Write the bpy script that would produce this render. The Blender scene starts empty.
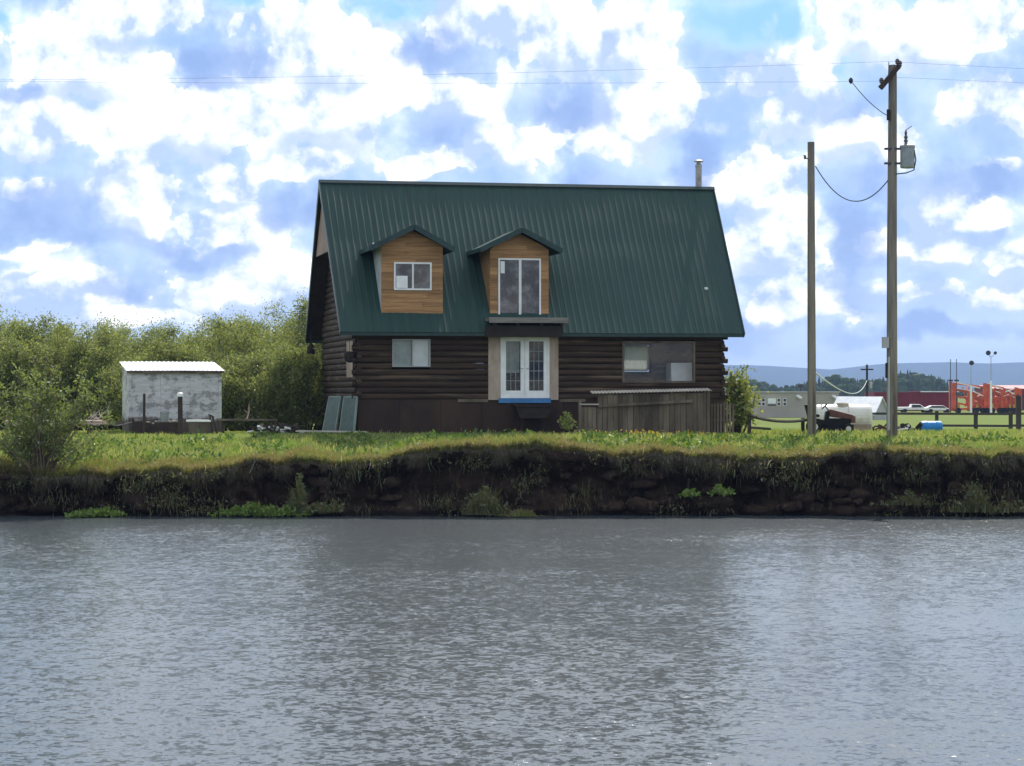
import bpy, math, random
import numpy as np
from mathutils import Vector, Matrix, noise as mnoise

random.seed(7)
RNG = np.random.default_rng(11)
scene = bpy.context.scene
COL = scene.collection
R = math.radians
F = 2300.0          # focal length in photo pixels
HZ = 390.0          # horizon row
CAMZ = 3.53         # camera height above the water

def W(px, py, d):
    return Vector(((px - 512) * d / F, d, CAMZ + (HZ - py) * d / F))

# ------------------------------------------------------------------ materials
class NG:
    def __init__(s, tree): s.t = tree; s.n = tree.nodes; s.l = tree.links
    def add(s, typ, **kw):
        n = s.n.new(typ)
        for k, v in kw.items(): setattr(n, k, v)
        return n
    def put(s, sock, v):
        if isinstance(v, bpy.types.NodeSocket): s.l.new(v, sock)
        elif v is not None: sock.default_value = v
    def math(s, op, a, b=None, c=None, clamp=False):
        n = s.add('ShaderNodeMath', operation=op, use_clamp=clamp)
        s.put(n.inputs[0], a); s.put(n.inputs[1], b)
        if c is not None: s.put(n.inputs[2], c)
        return n.outputs[0]
    def vec(s, op, a, b=None, c=None, out=0):
        n = s.add('ShaderNodeVectorMath', operation=op)
        s.put(n.inputs[0], a)
        if b is not None: s.put(n.inputs[1], b)
        if c is not None: s.put(n.inputs[2], c)
        return n.outputs['Value'] if op in ('LENGTH', 'DOT_PRODUCT') else n.outputs[0]
    def ramp(s, v, a, b, lo=0.0, hi=1.0, smooth=True):
        n = s.add('ShaderNodeMapRange', interpolation_type='SMOOTHSTEP' if smooth else 'LINEAR')
        s.put(n.inputs[0], v); s.put(n.inputs[1], a); s.put(n.inputs[2], b); s.put(n.inputs[3], lo); s.put(n.inputs[4], hi)
        return n.outputs[0]
    def mix(s, f, a, b, typ='MIX'):
        n = s.add('ShaderNodeMix', data_type='RGBA', blend_type=typ)
        s.put(n.inputs[0], f)
        for i, v in ((6, a), (7, b)):
            if isinstance(v, (tuple, list)): v = tuple(v) + (1,) if len(v) == 3 else v
            s.put(n.inputs[i], v)
        return n.outputs[2]
    def noise(s, vec, scale, detail=4, rough=.55, out=0, dist=0):
        n = s.add('ShaderNodeTexNoise')
        s.put(n.inputs['Vector'], vec); n.inputs['Scale'].default_value = scale
        n.inputs['Detail'].default_value = detail; n.inputs['Roughness'].default_value = rough
        n.inputs['Distortion'].default_value = dist
        return n.outputs[out]
    def coord(s, kind='Object', stretch=(1, 1, 1)):
        t = s.add('ShaderNodeTexCoord').outputs[kind]
        if stretch != (1, 1, 1): t = s.vec('MULTIPLY', t, stretch)
        return t

def newmat(name):
    m = bpy.data.materials.new(name); m.use_nodes = True
    g = NG(m.node_tree); b = g.n['Principled BSDF']
    return m, g, b

def mk(name, c1, c2=None, scale=6, rough=.7, bump=0., stretch=(1, 1, 1), spec=.3, metal=0., c3=None, island=0., detail=5, coat=0):
    m, g, b = newmat(name)
    v = g.coord('Object', stretch)
    n1 = g.noise(v, scale, detail, .6)
    c = g.mix(g.ramp(n1, .35, .65), c1, c2 if c2 else tuple(x * .75 for x in c1))
    if c3:
        n2 = g.noise(v, scale * .37, 6, .65)
        c = g.mix(g.ramp(n2, .52, .66), c, c3)
    if island:
        r = g.add('ShaderNodeNewGeometry').outputs['Random Per Island']
        hs = g.add('ShaderNodeHueSaturation'); g.put(hs.inputs['Color'], c)
        g.put(hs.inputs['Value'], g.ramp(r, 0, 1, 1 - island, 1 + island, False)); c = hs.outputs[0]
    g.put(b.inputs['Base Color'], c)
    b.inputs['Roughness'].default_value = rough; b.inputs['Specular IOR Level'].default_value = spec
    b.inputs['Metallic'].default_value = metal; b.inputs['Coat Weight'].default_value = coat
    if bump:
        bp = g.add('ShaderNodeBump'); bp.inputs['Strength'].default_value = bump; bp.inputs['Distance'].default_value = .02
        g.put(bp.inputs['Height'], g.noise(v, scale * 2.5, 6, .65)); g.put(b.inputs['Normal'], bp.outputs[0])
    return m

def leafmat(name, cols, trans=.4, patch=None, rough=.55, tint=(1.25, 1.2, .7), patch2=None):
    """leaf or blade: colour differs blade by blade, part of the light passes through"""
    m, g, b = newmat(name)
    g.n.remove(b)
    r = g.add('ShaderNodeNewGeometry').outputs['Random Per Island']
    cr = g.add('ShaderNodeValToRGB'); g.put(cr.inputs[0], r)
    e = cr.color_ramp.elements
    for i, c in enumerate(cols):
        p = i / (len(cols) - 1)
        el = e[0] if i == 0 else (e[1] if i == len(cols) - 1 else e.new(p))
        el.position = p; el.color = tuple(c) + (1,)
    c = cr.outputs[0]
    if patch:
        v = g.coord('Object')
        c = g.mix(g.math('MULTIPLY', g.ramp(g.noise(v, patch[1], 3), .42, .62), patch[2]), c, patch[0])
    if patch2:
        c = g.mix(g.math('MULTIPLY', g.ramp(g.noise(g.vec('ADD', g.coord('Object'), (31, 17, 5)), patch2[1], 4), .5, .66), patch2[2]), c, patch2[0])
    d = g.add('ShaderNodeBsdfDiffuse'); t = g.add('ShaderNodeBsdfTranslucent'); s = g.add('ShaderNodeBsdfGlossy')
    g.put(d.inputs[0], c)
    g.put(t.inputs[0], g.mix(1.0, c, tint, 'MULTIPLY'))
    s.inputs['Roughness'].default_value = rough; s.inputs[0].default_value = (.8, .85, .8, 1)
    m1 = g.add('ShaderNodeMixShader'); m1.inputs[0].default_value = trans
    g.l.new(d.outputs[0], m1.inputs[1]); g.l.new(t.outputs[0], m1.inputs[2])
    m2 = g.add('ShaderNodeMixShader'); m2.inputs[0].default_value = .045
    g.l.new(m1.outputs[0], m2.inputs[1]); g.l.new(s.outputs[0], m2.inputs[2])
    g.l.new(m2.outputs[0], g.n['Material Output'].inputs[0])
    return m

def glassmat(name, tint=(.96, .97, .97), rough=.0):
    m, g, b = newmat(name); g.n.remove(b)
    t = g.add('ShaderNodeBsdfTransparent'); t.inputs[0].default_value = tint + (1,)
    s = g.add('ShaderNodeBsdfGlossy'); s.inputs['Roughness'].default_value = rough
    f = g.add('ShaderNodeFresnel'); f.inputs[0].default_value = 1.5
    mx = g.add('ShaderNodeMixShader')
    g.put(mx.inputs[0], g.math('MULTIPLY', f.outputs[0], .5, clamp=True))
    g.l.new(t.outputs[0], mx.inputs[1]); g.l.new(s.outputs[0], mx.inputs[2])
    g.l.new(mx.outputs[0], g.n['Material Output'].inputs[0])
    return m

M = {}
M['log'] = mk('dark stained logs', (.056, .034, .021), (.032, .021, .013), 2.2, .7, .5, (.35, 1, 6), .2, c3=(.12, .082, .052), island=.25)
M['skirt'] = mk('brown plywood skirting', (.050, .030, .021), (.032, .021, .016), 1.4, .75, .2, (1, 1, .5), .2, c3=(.06, .036, .024))
M['roof_under'] = mk('dark roof boards', (.03, .022, .018), (.018, .014, .012), 3, .8, .2)
M['trim'] = mk('dark green trim', (.018, .05, .045), (.012, .036, .034), 3, .45, 0, spec=.4)
M['cedar'] = mk('cedar boards', (.38, .215, .095), (.30, .16, .066), 2.2, .65, .3, (.6, 1, 7), .25, c3=(.24, .125, .05), island=.25)
M['plywood'] = mk('weathered plywood', (.46, .37, .29), (.36, .28, .215), 2.5, .8, .2, (1, 1, .4), .2, c3=(.3, .22, .16))
M['pink_ply'] = mk('pinkish gable panel', (.36, .26, .21), (.28, .20, .165), 1.5, .8, .1, (1, 1, .5), .2)
M['white'] = mk('white painted frame', (.84, .84, .81), (.74, .74, .71), 3, .5, 0, spec=.4)
M['cheek'] = mk('primed white dormer cheek', (.55, .55, .52), (.42, .42, .40), 2, .7)
M['dark'] = mk('dark brown timber', (.03, .022, .018), (.02, .015, .013), 4, .8, .3)
M['slab'] = mk('grey weathered balcony boards', (.20, .185, .165), (.13, .12, .105), 3, .8, .3, (.4, 1, 5), island=.2)
M['blue'] = mk('blue membrane', (.06, .21, .42), (.05, .17, .35), 4, .55)
M['reflection_glass'] = None
M['glass'] = glassmat('window glass')
M['curtain'] = leafmat('white curtain', [(.7, .72, .68), (.72, .74, .7)], .4, tint=(1, 1, 1))
M['curtain2'] = mk('pale blind', (.34, .38, .34), (.27, .31, .28), 3, .8)
M['room'] = mk('dim room wall', (.055, .05, .045), (.04, .036, .03), 2, .9)
M['steel'] = mk('galvanised steel', (.40, .38, .35), (.26, .24, .22), 5, .45, 0, metal=.6)
M['pole'] = mk('weathered grey pole wood', (.27, .235, .19), (.17, .148, .12), 4, .85, .5, (1.5, 1.5, .12), .15, c3=(.08, .065, .052))
M['thin_wire'] = mk('pale grey line wire', (.28, .29, .32), None, 3, .6)
M['wire'] = mk('dark wire', (.05, .05, .055), None, 3, .6)
M['cable_white'] = mk('white cable', (.62, .66, .62), None, 3, .5)
M['porcelain'] = mk('grey insulator porcelain', (.10, .085, .08), (.07, .06, .055), 3, .25, spec=.5)
M['grey_metal'] = mk('grey painted metal', (.30, .33, .33), (.24, .27, .27), 4, .5, spec=.4)
M['shed_roof'] = mk('white corrugated sheet', (.78, .79, .78), (.66, .67, .67), 1.5, .5, 0, spec=.4)
M['old_wood'] = mk('old grey boards', (.16, .13, .094), (.09, .073, .052), 2.2, .85, .4, (1, 1, .25), .15, c3=(.075, .062, .048), island=.3)
M['pale_wood'] = mk('bleached wood', (.52, .47, .40), (.36, .32, .27), 3, .8, .3, (.4, 1, 3))
M['brown_wood'] = mk('dark brown old wood', (.065, .045, .034), (.04, .03, .024), 3, .85, .3)
M['pink_wood'] = mk('pinkish lumber', (.55, .40, .33), (.40, .29, .24), 3, .8, .2, (.3, 1, 3), island=.2)
M['green_panel'] = mk('grey green screen', (.075, .115, .095), (.055, .085, .07), 5, .5, .1, spec=.4)
M['green_frame'] = mk('pale green frame', (.20, .25, .215), (.15, .19, .16), 5, .6)
M['plastic_black'] = mk('black plastic', (.012, .012, .013), None, 6, .6, spec=.2)
M['rubber'] = mk('black rubber', (.015, .015, .015), None, 8, .85)
M['mower_red'] = mk('faded red brown paint', (.16, .055, .04), (.10, .036, .028), 5, .45, spec=.4)
M['tank'] = mk('white poly tank', (.74, .72, .65), (.66, .63, .55), 2, .5, c3=(.55, .48, .38))
M['beige'] = mk('beige lid', (.50, .43, .33), None, 3, .6)
M['barrel'] = mk('blue plastic drum', (.010, .20, .52), (.008, .16, .45), 3, .45, spec=.4)
M['rust'] = mk('rusty iron', (.10, .045, .025), (.05, .028, .02), 7, .85, .4)
M['trailer'] = mk('beige cabin siding', (.42, .38, .33), (.36, .325, .28), .3, .7)
M['dark_pane'] = mk('dark distant panes', (.05, .055, .07), None, 3, .2)
M['red_wall'] = mk('dark red cladding', (.22, .022, .035), (.17, .017, .028), .4, .6, 0, (1, 1, .2))
M['machine'] = mk('red orange machine paint', (.70, .105, .025), (.52, .075, .02), .9, .5, spec=.4)
M['yellow'] = mk('yellow paint', (.55, .30, .03), None, 1, .5)
M['far_grey'] = mk('grey gable wall', (.40, .40, .39), (.34, .34, .33), .5, .7)
M['fence'] = mk('dark weathered rails', (.075, .062, .052), (.045, .038, .033), 2, .85, .3)
M['bark'] = mk('willow bark', (.085, .065, .045), (.05, .04, .03), 4, .9, .3)
M['twig'] = mk('pale willow twigs', (.20, .155, .105), (.13, .10, .07), 4, .85)

# glossy dark pane, mottled reflections painted into its base colour
m, g, b = newmat('dark glass with painted reflections'); M['reflection_glass'] = m
v = g.coord('Object')
g.put(b.inputs['Base Color'], g.mix(g.ramp(g.noise(v, 2.3, 6, .65), .42, .66), (.014, .015, .018), (.13, .13, .14)))
b.inputs['Roughness'].default_value = .04; b.inputs['Specular IOR Level'].default_value = .55

# green ribbed steel roof, streaked and sun bleached
m, g, b = newmat('green steel roofing'); M['roof'] = m
v = g.coord('Object')
st = g.noise(g.vec('MULTIPLY', v, (2.6, .16, .16)), 2.0, 6, .65)
bl = g.noise(v, .35, 4, .6)
c = g.mix(g.ramp(st, .35, .68), (.015, .042, .034), (.025, .060, .048))
c = g.mix(g.math('MULTIPLY', g.ramp(bl, .4, .65), .5), c, (.021, .052, .047))
sp = g.add('ShaderNodeTexVoronoi'); g.put(sp.inputs['Vector'], v); sp.inputs['Scale'].default_value = .55
c = g.mix(g.ramp(sp.outputs['Distance'], .028, .045, 1, 0), c, (.42, .46, .44))
g.put(b.inputs['Base Color'], c)
b.inputs['Specular IOR Level'].default_value = .2
g.put(b.inputs['Roughness'], g.ramp(st, .3, .7, .5, .65))

# shed: white paint peeling off grey boards
m, g, b = newmat('peeling white paint'); M['shed'] = m
v = g.coord('Object')
n1 = g.noise(g.vec('MULTIPLY', v, (1, 1, 1.7)), 1.7, 9, .68)
n2 = g.noise(g.vec('MULTIPLY', v, (.5, 1, 3)), 3.2, 7, .65)
c = g.mix(g.ramp(n2, .35, .7), (.47, .465, .45), (.62, .615, .60))
c = g.mix(g.math('MULTIPLY', g.ramp(n1, .50, .58), .68), c, (.15, .14, .13))
sz = g.add('ShaderNodeSeparateXYZ'); g.l.new(v, sz.inputs[0])
c = g.mix(g.ramp(g.math('ADD', sz.outputs[2], g.math('MULTIPLY', g.noise(v, 3, 5), .5)), .62, .78, 1, 0), c, (.085, .065, .052))
c = g.mix(g.math('MULTIPLY', g.ramp(g.noise(v, 9, 5), .6, .68), .6), c, (.2, .18, .16))
g.put(b.inputs['Base Color'], c); b.inputs['Roughness'].default_value = .75

# soil of the cut bank
m, g, b = newmat('dark bank soil'); M['soil'] = m
v = g.coord('Object')
n1 = g.noise(v, 1.6, 8, .65)
c = g.mix(g.ramp(n1, .35, .68), (.024, .016, .011), (.078, .053, .034))
c = g.mix(g.math('MULTIPLY', g.ramp(g.noise(g.vec('MULTIPLY', v, (3, 3, .6)), 2.5, 6), .55, .7), .7), c, (.16, .12, .08))
sz = g.add('ShaderNodeSeparateXYZ'); g.l.new(v, sz.inputs[0])
c = g.mix(g.ramp(g.math('ADD', sz.outputs[2], g.math('MULTIPLY', g.noise(v, 2, 4), .3)), .22, .34, 1, 0), c, (.018, .014, .011))
g.put(b.inputs['Base Color'], c); b.inputs['Roughness'].default_value = .95; b.inputs['Specular IOR Level'].default_value = .1
bp = g.add('ShaderNodeBump'); bp.inputs['Strength'].default_value = 1; bp.inputs['Distance'].default_value = .3
g.put(bp.inputs['Height'], g.noise(v, 4, 9, .7)); g.put(b.inputs['Normal'], bp.outputs[0])

# field ground
m, g, b = newmat('grassy ground'); M['ground'] = m
v = g.coord('Object')
n1 = g.noise(v, .35, 6, .6); n2 = g.noise(v, 3.5, 6, .65); n3 = g.noise(g.vec('MULTIPLY', v, (.03, .012, 1)), 1, 5, .6)
c = g.mix(g.ramp(n1, .36, .64), (.10, .15, .022), (.165, .18, .045))
c = g.mix(g.math('MULTIPLY', g.ramp(n2, .5, .7), .55), c, (.10, .085, .04))
c = g.mix(g.math('MULTIPLY', g.ramp(n3, .42, .6), .7), c, (.125, .165, .03))
g.put(b.inputs['Base Color'], c); b.inputs['Roughness'].default_value = .95; b.inputs['Specular IOR Level'].default_value = .05

# river
m, g, b = newmat('rippled river water'); M['water'] = m
v = g.coord('Object')
b.inputs['Roughness'].default_value = .2; b.inputs['IOR'].default_value = 1.33
mur = g.noise(g.vec('MULTIPLY', v, (.10, .06, 1)), 1.0, 3)
g.put(b.inputs['Base Color'], g.mix(mur, (.040, .050, .057), (.064, .074, .077)))
calm = g.ramp(g.noise(g.vec('MULTIPLY', v, (.13, .05, 1)), 1.0, 4, .6, dist=.6), .38, .62)
def slope(scale, detail, k, st=(1, 1, 1), dist=.4):
    n = g.noise(g.vec('MULTIPLY', v, st), scale, detail, .6, out=1, dist=dist)
    return g.vec('MULTIPLY', g.vec('SUBTRACT', n, (.5, .5, .5)), (k * .8, k, 0))
sl_ = g.vec('ADD', slope(1.9, 3, .24, (1.1, 1, 1)), g.vec('ADD', slope(5.6, 3, .55, (1.2, 1, 1)), slope(14.0, 3, .66)))
sl_ = g.vec('ADD', g.vec('MULTIPLY', slope(.16, 3, .14, (.6, 1, 1)), (1, 1, 1)), g.vec('MULTIPLY', sl_, g.vec('ADD', (.5, .5, .5), g.vec('MULTIPLY', calm, (.75, .75, .75)))))
g.put(b.inputs['Normal'], g.vec('NORMALIZE', g.vec('ADD', sl_, (0, 0, 1))))
b.inputs['Coat Weight'].default_value = .06; b.inputs['Coat Roughness'].default_value = .03
g.put(b.inputs['Coat Normal'], g.vec('NORMALIZE', g.vec('ADD', g.vec('MULTIPLY', sl_, (1.8, 1.8, 1)), (0, 0, 1))))

M['lawn'] = leafmat('lawn grass', [(.10, .18, .017), (.155, .255, .022), (.20, .30, .033), (.27, .32, .065), (.40, .37, .17)], .5, ((.095, .205, .013), .8, .7), patch2=((.25, .24, .08), 1.1, .3))
M['lawn_weed'] = leafmat('broad lawn weeds', [(.05, .10, .015), (.08, .14, .02), (.11, .18, .03)], .4)
M['dry'] = leafmat('dry bank grass', [(.14, .17, .035), (.26, .22, .09), (.40, .32, .18), (.50, .42, .27), (.24, .17, .10)], .45, ((.15, .22, .03), .9, .5))
M['hang'] = leafmat('hanging dead grass', [(.09, .08, .03), (.17, .12, .065), (.26, .19, .11), (.32, .24, .15), (.07, .048, .032)], .3)
M['tussock'] = leafmat('dead turf', [(.20, .15, .08), (.32, .25, .14), (.44, .36, .22), (.50, .43, .28), (.18, .17, .06)], .45)
M['weed'] = leafmat('bank weeds', [(.09, .14, .03), (.15, .21, .045), (.22, .24, .09), (.24, .20, .11)], .5)
M['bright_weed'] = leafmat('bright waterside weed', [(.10, .19, .02), (.15, .25, .03), (.20, .27, .05)], .4)
M['willow'] = leafmat('willow leaves', [(.08, .125, .02), (.125, .19, .028), (.165, .235, .042), (.235, .29, .075), (.32, .34, .14)], .5)
M['willow_pale'] = leafmat('young willow leaves', [(.08, .13, .02), (.12, .19, .03), (.16, .23, .04), (.25, .29, .10)], .45)
M['fresh'] = leafmat('fresh poplar leaves', [(.13, .19, .03), (.19, .26, .045), (.27, .31, .07), (.36, .36, .13)], .5)
M['conifer'] = mk('distant forest', (.022, .048, .014), (.045, .078, .022), .05, .95, island=.35)
M['hill'] = mk('forested hills', (.022, .040, .024), (.035, .055, .03), .002, .95, spec=0)
M['dandelion'] = leafmat('dandelion heads', [(.75, .48, .02), (.8, .55, .03)], .2)

# ------------------------------------------------------------------ mesh helpers
class MB:
    def __init__(s): s.v = []; s.f = []; s.m = []
    def poly(s, pts, faces, mi=0):
        o = len(s.v); s.v += [tuple(p) for p in pts]
        for f in faces: s.f.append([o + i for i in f]); s.m.append(mi)
        return s
    def box(s, x0, x1, y0, y1, z0, z1, mi=0):
        return s.poly([(x0, y0, z0), (x1, y0, z0), (x1, y1, z0), (x0, y1, z0), (x0, y0, z1), (x1, y0, z1), (x1, y1, z1), (x0, y1, z1)],
                      [(3, 2, 1, 0), (4, 5, 6, 7), (0, 1, 5, 4), (1, 2, 6, 5), (2, 3, 7, 6), (3, 0, 4, 7)], mi)
    def bar(s, a, b, w, h, up=(0, 0, 1), mi=0):
        a, b = Vector(a), Vector(b); d = (b - a).normalized(); up = Vector(up)
        if abs(d.dot(up)) > .97: up = Vector((0, 1, 0))
        x = d.cross(up).normalized() * w / 2; y = x.cross(d).normalized() * h / 2
        P = [a - x - y, a + x - y, a + x + y, a - x + y, b - x - y, b + x - y, b + x + y, b - x + y]
        return s.poly(P, [(0, 1, 2, 3), (7, 6, 5, 4), (0, 4, 5, 1), (1, 5, 6, 2), (2, 6, 7, 3), (3, 7, 4, 0)], mi)
    def tube(s, pts, r, n=8, mi=0, cap=True):
        pts = [Vector(p) for p in pts]
        rs = r if isinstance(r, (list, tuple)) else [r] * len(pts)
        o = len(s.v); prev = None
        for i, p in enumerate(pts):
            d = (pts[min(i + 1, len(pts) - 1)] - pts[max(i - 1, 0)]).normalized()
            ref = Vector((0, 0, 1)) if abs(d.z) < .9 else Vector((1, 0, 0))
            x = d.cross(ref).normalized(); y = d.cross(x).normalized()
            if prev is not None and x.dot(prev) < 0: x, y = -x, -y
            prev = x
            for k in range(n):
                a = 2 * math.pi * k / n
                s.v.append(tuple(p + (x * math.cos(a) + y * math.sin(a)) * rs[i]))
        for i in range(len(pts) - 1):
            for k in range(n):
                k2 = (k + 1) % n
                s.f.append([o + i * n + k, o + i * n + k2, o + (i + 1) * n + k2, o + (i + 1) * n + k]); s.m.append(mi)
        if cap:
            s.f.append([o + k for k in range(n)][::-1]); s.m.append(mi)
            s.f.append([o + (len(pts) - 1) * n + k for k in range(n)]); s.m.append(mi)
        return s
    def prism(s, poly, axis, a, b, mi=0):
        """polygon in the two axes other than `axis`, pushed from a to b"""
        def pt(p, t):
            q = list(p); q.insert(axis, t); return tuple(q)
        n = len(poly)
        return s.poly([pt(p, a) for p in poly] + [pt(p, b) for p in poly],
                      [list(range(n))[::-1], list(range(n, 2 * n))] + [[i, (i + 1) % n, n + (i + 1) % n, n + i] for i in range(n)], mi)
    def lathe(s, prof, cx, cy, n=12, mi=0):
        """prof = [(r, z)...] about a vertical axis"""
        o = len(s.v)
        for r, z in prof:
            for k in range(n):
                a = 2 * math.pi * k / n; s.v.append((cx + r * math.cos(a), cy + r * math.sin(a), z))
        for i in range(len(prof) - 1):
            for k in range(n):
                k2 = (k + 1) % n; s.f.append([o + i * n + k, o + i * n + k2, o + (i + 1) * n + k2, o + (i + 1) * n + k]); s.m.append(mi)
        s.f.append([o + k for k in range(n)][::-1]); s.m.append(mi)
        s.f.append([o + (len(prof) - 1) * n + k for k in range(n)]); s.m.append(mi)
        return s
    def build(s, name, mats, parent=None, smooth=False, bevel=0):
        me = bpy.data.meshes.new(name); me.from_pydata(s.v, [], s.f)
        if not isinstance(mats, (list, tuple)): mats = [mats]
        for mm in mats: me.materials.append(mm)
        me.polygons.foreach_set('material_index', s.m)
        if smooth: me.polygons.foreach_set('use_smooth', [True] * len(me.polygons))
        me.update()
        o = bpy.data.objects.new(name, me); COL.objects.link(o)
        if parent: o.parent = parent
        if bevel:
            bm = o.modifiers.new('bevel', 'BEVEL'); bm.width = bevel; bm.segments = 2; bm.limit_method = 'ANGLE'
        if smooth == 'angle':
            pass
        return o

def fast_mesh(name, V, Fc, mat, parent=None):
    """V (n,3) array, Fc (m,k) array of faces of k corners"""
    me = bpy.data.meshes.new(name); m, k = Fc.shape
    me.vertices.add(len(V)); me.vertices.foreach_set('co', V.astype(np.float32).ravel())
    me.loops.add(m * k); me.loops.foreach_set('vertex_index', Fc.astype(np.int32).ravel())
    me.polygons.add(m); me.polygons.foreach_set('loop_start', np.arange(0, m * k, k, dtype=np.int32))
    me.update(calc_edges=True)
    me.materials.append(mat)
    o = bpy.data.objects.new(name, me); COL.objects.link(o)
    if parent: o.parent = parent
    return o

def tag(o, label=None, cat=None, group=None, kind=None):
    if label: o['label'] = label
    if cat: o['category'] = cat
    if group: o['group'] = group
    if kind: o['kind'] = kind
    return o

def thing(name, label, cat, loc=(0, 0, 0), rz=0, group=None):
    o = bpy.data.objects.new(name, None); COL.objects.link(o)
    o.empty_display_size = .3
    o.location = loc; o.rotation_euler = (0, 0, rz)
    return tag(o, label, cat, group)

def copy_tree(o, parent=None):
    c = o.copy(); COL.objects.link(c)
    if parent: c.parent = parent
    for ch in list(o.children): copy_tree(ch, c)
    return c

def unit(n):
    d = RNG.normal(size=(n, 3)); return d / np.linalg.norm(d, axis=1, keepdims=True)

def leaf_cards(name, C, size, asp, mat, parent, up=.3, droop=0.):
    """one small diamond leaf at every point of C"""
    n = len(C); d = unit(n); d[:, 2] += up - droop; d /= np.linalg.norm(d, axis=1, keepdims=True)
    s = np.cross(d, unit(n)); s /= np.linalg.norm(s, axis=1, keepdims=True)
    L = size * RNG.uniform(.6, 1.35, (n, 1)); w = L * asp
    nrm = np.cross(d, s)
    A = C; B = C + d * L * .45 + s * w + nrm * L * .06; D = C + d * L * .45 - s * w + nrm * L * .06; T = C + d * L
    V = np.stack([A, B, T, D], 1).reshape(-1, 3)
    return fast_mesh(name, V, np.arange(4 * n).reshape(n, 4), mat, parent)

def blades(P, h, w, lean=.35, bend=(0, 0)):
    """grass blades: bent two-segment strips standing at points P"""
    n = len(P); a = RNG.uniform(0, 2 * np.pi, n)
    s = np.stack([np.cos(a), np.sin(a) * .6, np.zeros(n)], 1)
    le = RNG.normal(0, lean, (n, 2)) + np.array(bend)
    H = h.reshape(-1, 1); w = np.asarray(w).reshape(-1, 1)
    mid = P + np.concatenate([le * H * .35, H * .6], 1)
    tip = P + np.concatenate([le * H * 1.0, H * (1 - .35 * np.clip((le ** 2).sum(1, keepdims=True), 0, 1.6))], 1)
    V = np.stack([P - s * w, P + s * w, mid + s * w * .75, mid - s * w * .75, tip + s * w * .12, tip - s * w * .12], 1).reshape(-1, 3)
    i = np.arange(n)[:, None] * 6
    return V, np.concatenate([i + np.array([0, 1, 2, 3]), i + np.array([3, 2, 4, 5])])

def fbm(x, y=0., sc=1., o=4):
    return mnoise.fractal(Vector((x * sc, y * sc, 3.7)), .9, 2.1, o)

# ------------------------------------------------------------------ terrain
LIP_PX = [(-200, 470), (0, 472), (60, 476), (110, 480), (150, 474), (200, 474), (240, 466), (300, 459), (345, 466), (400, 458), (440, 451),
          (500, 448), (560, 452), (605, 457), (690, 456), (740, 463), (800, 458), (845, 451), (900, 450), (960, 457), (1024, 455), (1250, 457)]
_lx = np.array([(p - 512) * 64.9 / F for p, _ in LIP_PX]); _lz = np.array([CAMZ - (q - HZ) * 64.9 / F for _, q in LIP_PX])
def lipz(x): return float(np.interp(x, _lx, _lz)) + .15 * fbm(x, 9, .9, 3) + .11 * abs(fbm(x, 13, 2.1, 2))
def lipy(x): return 64.9 + (.65 * fbm(x, 2, .28) + .34 * fbm(x, 5, 1.0, 3) if abs(x) < 60 else 0)
TY = [75, 78, 85, 100, 145, 250, 340, 500, 20000]; TZ = [2.09, 2.10, 2.01, 1.68, .95, .42, .16, .12, .12]
def gz(x, y):
    if y < 75:
        ly = lipy(x); t = min(max((y - ly) / (75 - ly), 0), 1); lz = lipz(x)
        z = lz + (2.09 - lz) * (1 - (1 - t) ** 1.35)
    else: z = float(np.interp(y, TY, TZ))
    if y > 66: z -= .10 * min(1, max(0, (x - 5.5) / 3.5)) * min(1, (y - 66) / 6) * (1 if y < 100 else max(0, 1 - (y - 100) / 30))
    if y < 120: z += .035 * fbm(x, y, .7) * min(1, max(0, (y - 65) / 2))
    return z

xs = list(np.arange(-26, 26.01, .1)); step = .4; x = 26
while x < 9000: x += step; step *= 1.16; xs.append(x); xs.insert(0, -x)
of = [0, .12, .26, .42, .6, .8]; o = .8; step = .25
while o < 9300:
    o += step
    if o > 14: step *= 1.09
    of.append(o)
mb = MB(); nx = len(xs)
for o in of:
    for x in xs:
        y = lipy(x) + o; mb.v.append((x, y, gz(x, y)))
for j in range(len(of) - 1):
    for i in range(nx - 1):
        a = j * nx + i; mb.f.append([a, a + 1, a + nx + 1, a + nx]); mb.m.append(0)
tag(mb.build('ground', M['ground'], smooth=True), kind='structure')

# cut bank below the lip: overhanging turf edge, hollowed face, toe running under the water
prof = [(0, 1.0, 0), (-.10, .985, .3), (-.16, .94, .6), (-.08, .88, .9), (.12, .80, 1), (.24, .66, 1.2), (.26, .5, 1.2), (.20, .34, 1.2), (.08, .18, 1), (-.08, .07, .8), (-.35, -.05, .6), (-1.2, -.35, .3), (-3.5, -.9, 0)]
pr2 = []
for (a0, a1, a2), (b0, b1, b2) in zip(prof, prof[1:]):
    nsub = 3 if a1 > 0 else 1
    for q in range(nsub): pr2.append((a0 + (b0 - a0) * q / nsub, a1 + (b1 - a1) * q / nsub, a2 + (b2 - a2) * q / nsub))
prof = pr2 + [prof[-1]]
bx = list(np.arange(-27, 27.01, .1)); bx = [-9000, -800, -120, -60, -40] + bx + [40, 60, 120, 800, 9000]
mb = MB(); nb = len(bx)
for j, (dy, fz, na) in enumerate(prof):
    for x in bx:
        n = mnoise.fractal(Vector((x * 1.3, fz * 3.0, 1.1)), .8, 2.1, 4) if abs(x) < 50 else 0
        n2 = mnoise.fractal(Vector((x * .35, fz * .8, 7.1)), 1, 2, 3) if abs(x) < 50 else 0
        n3 = mnoise.fractal(Vector((x * 4.2, fz * 7, 4.4)), .7, 2.1, 2) if abs(x) < 50 else 0
        lz = lipz(x)
        mb.v.append((x, lipy(x) + dy + na * (.26 * n + .34 * n2 + .09 * n3), lz * fz + na * .03 * n if fz > 0 else fz))
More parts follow.
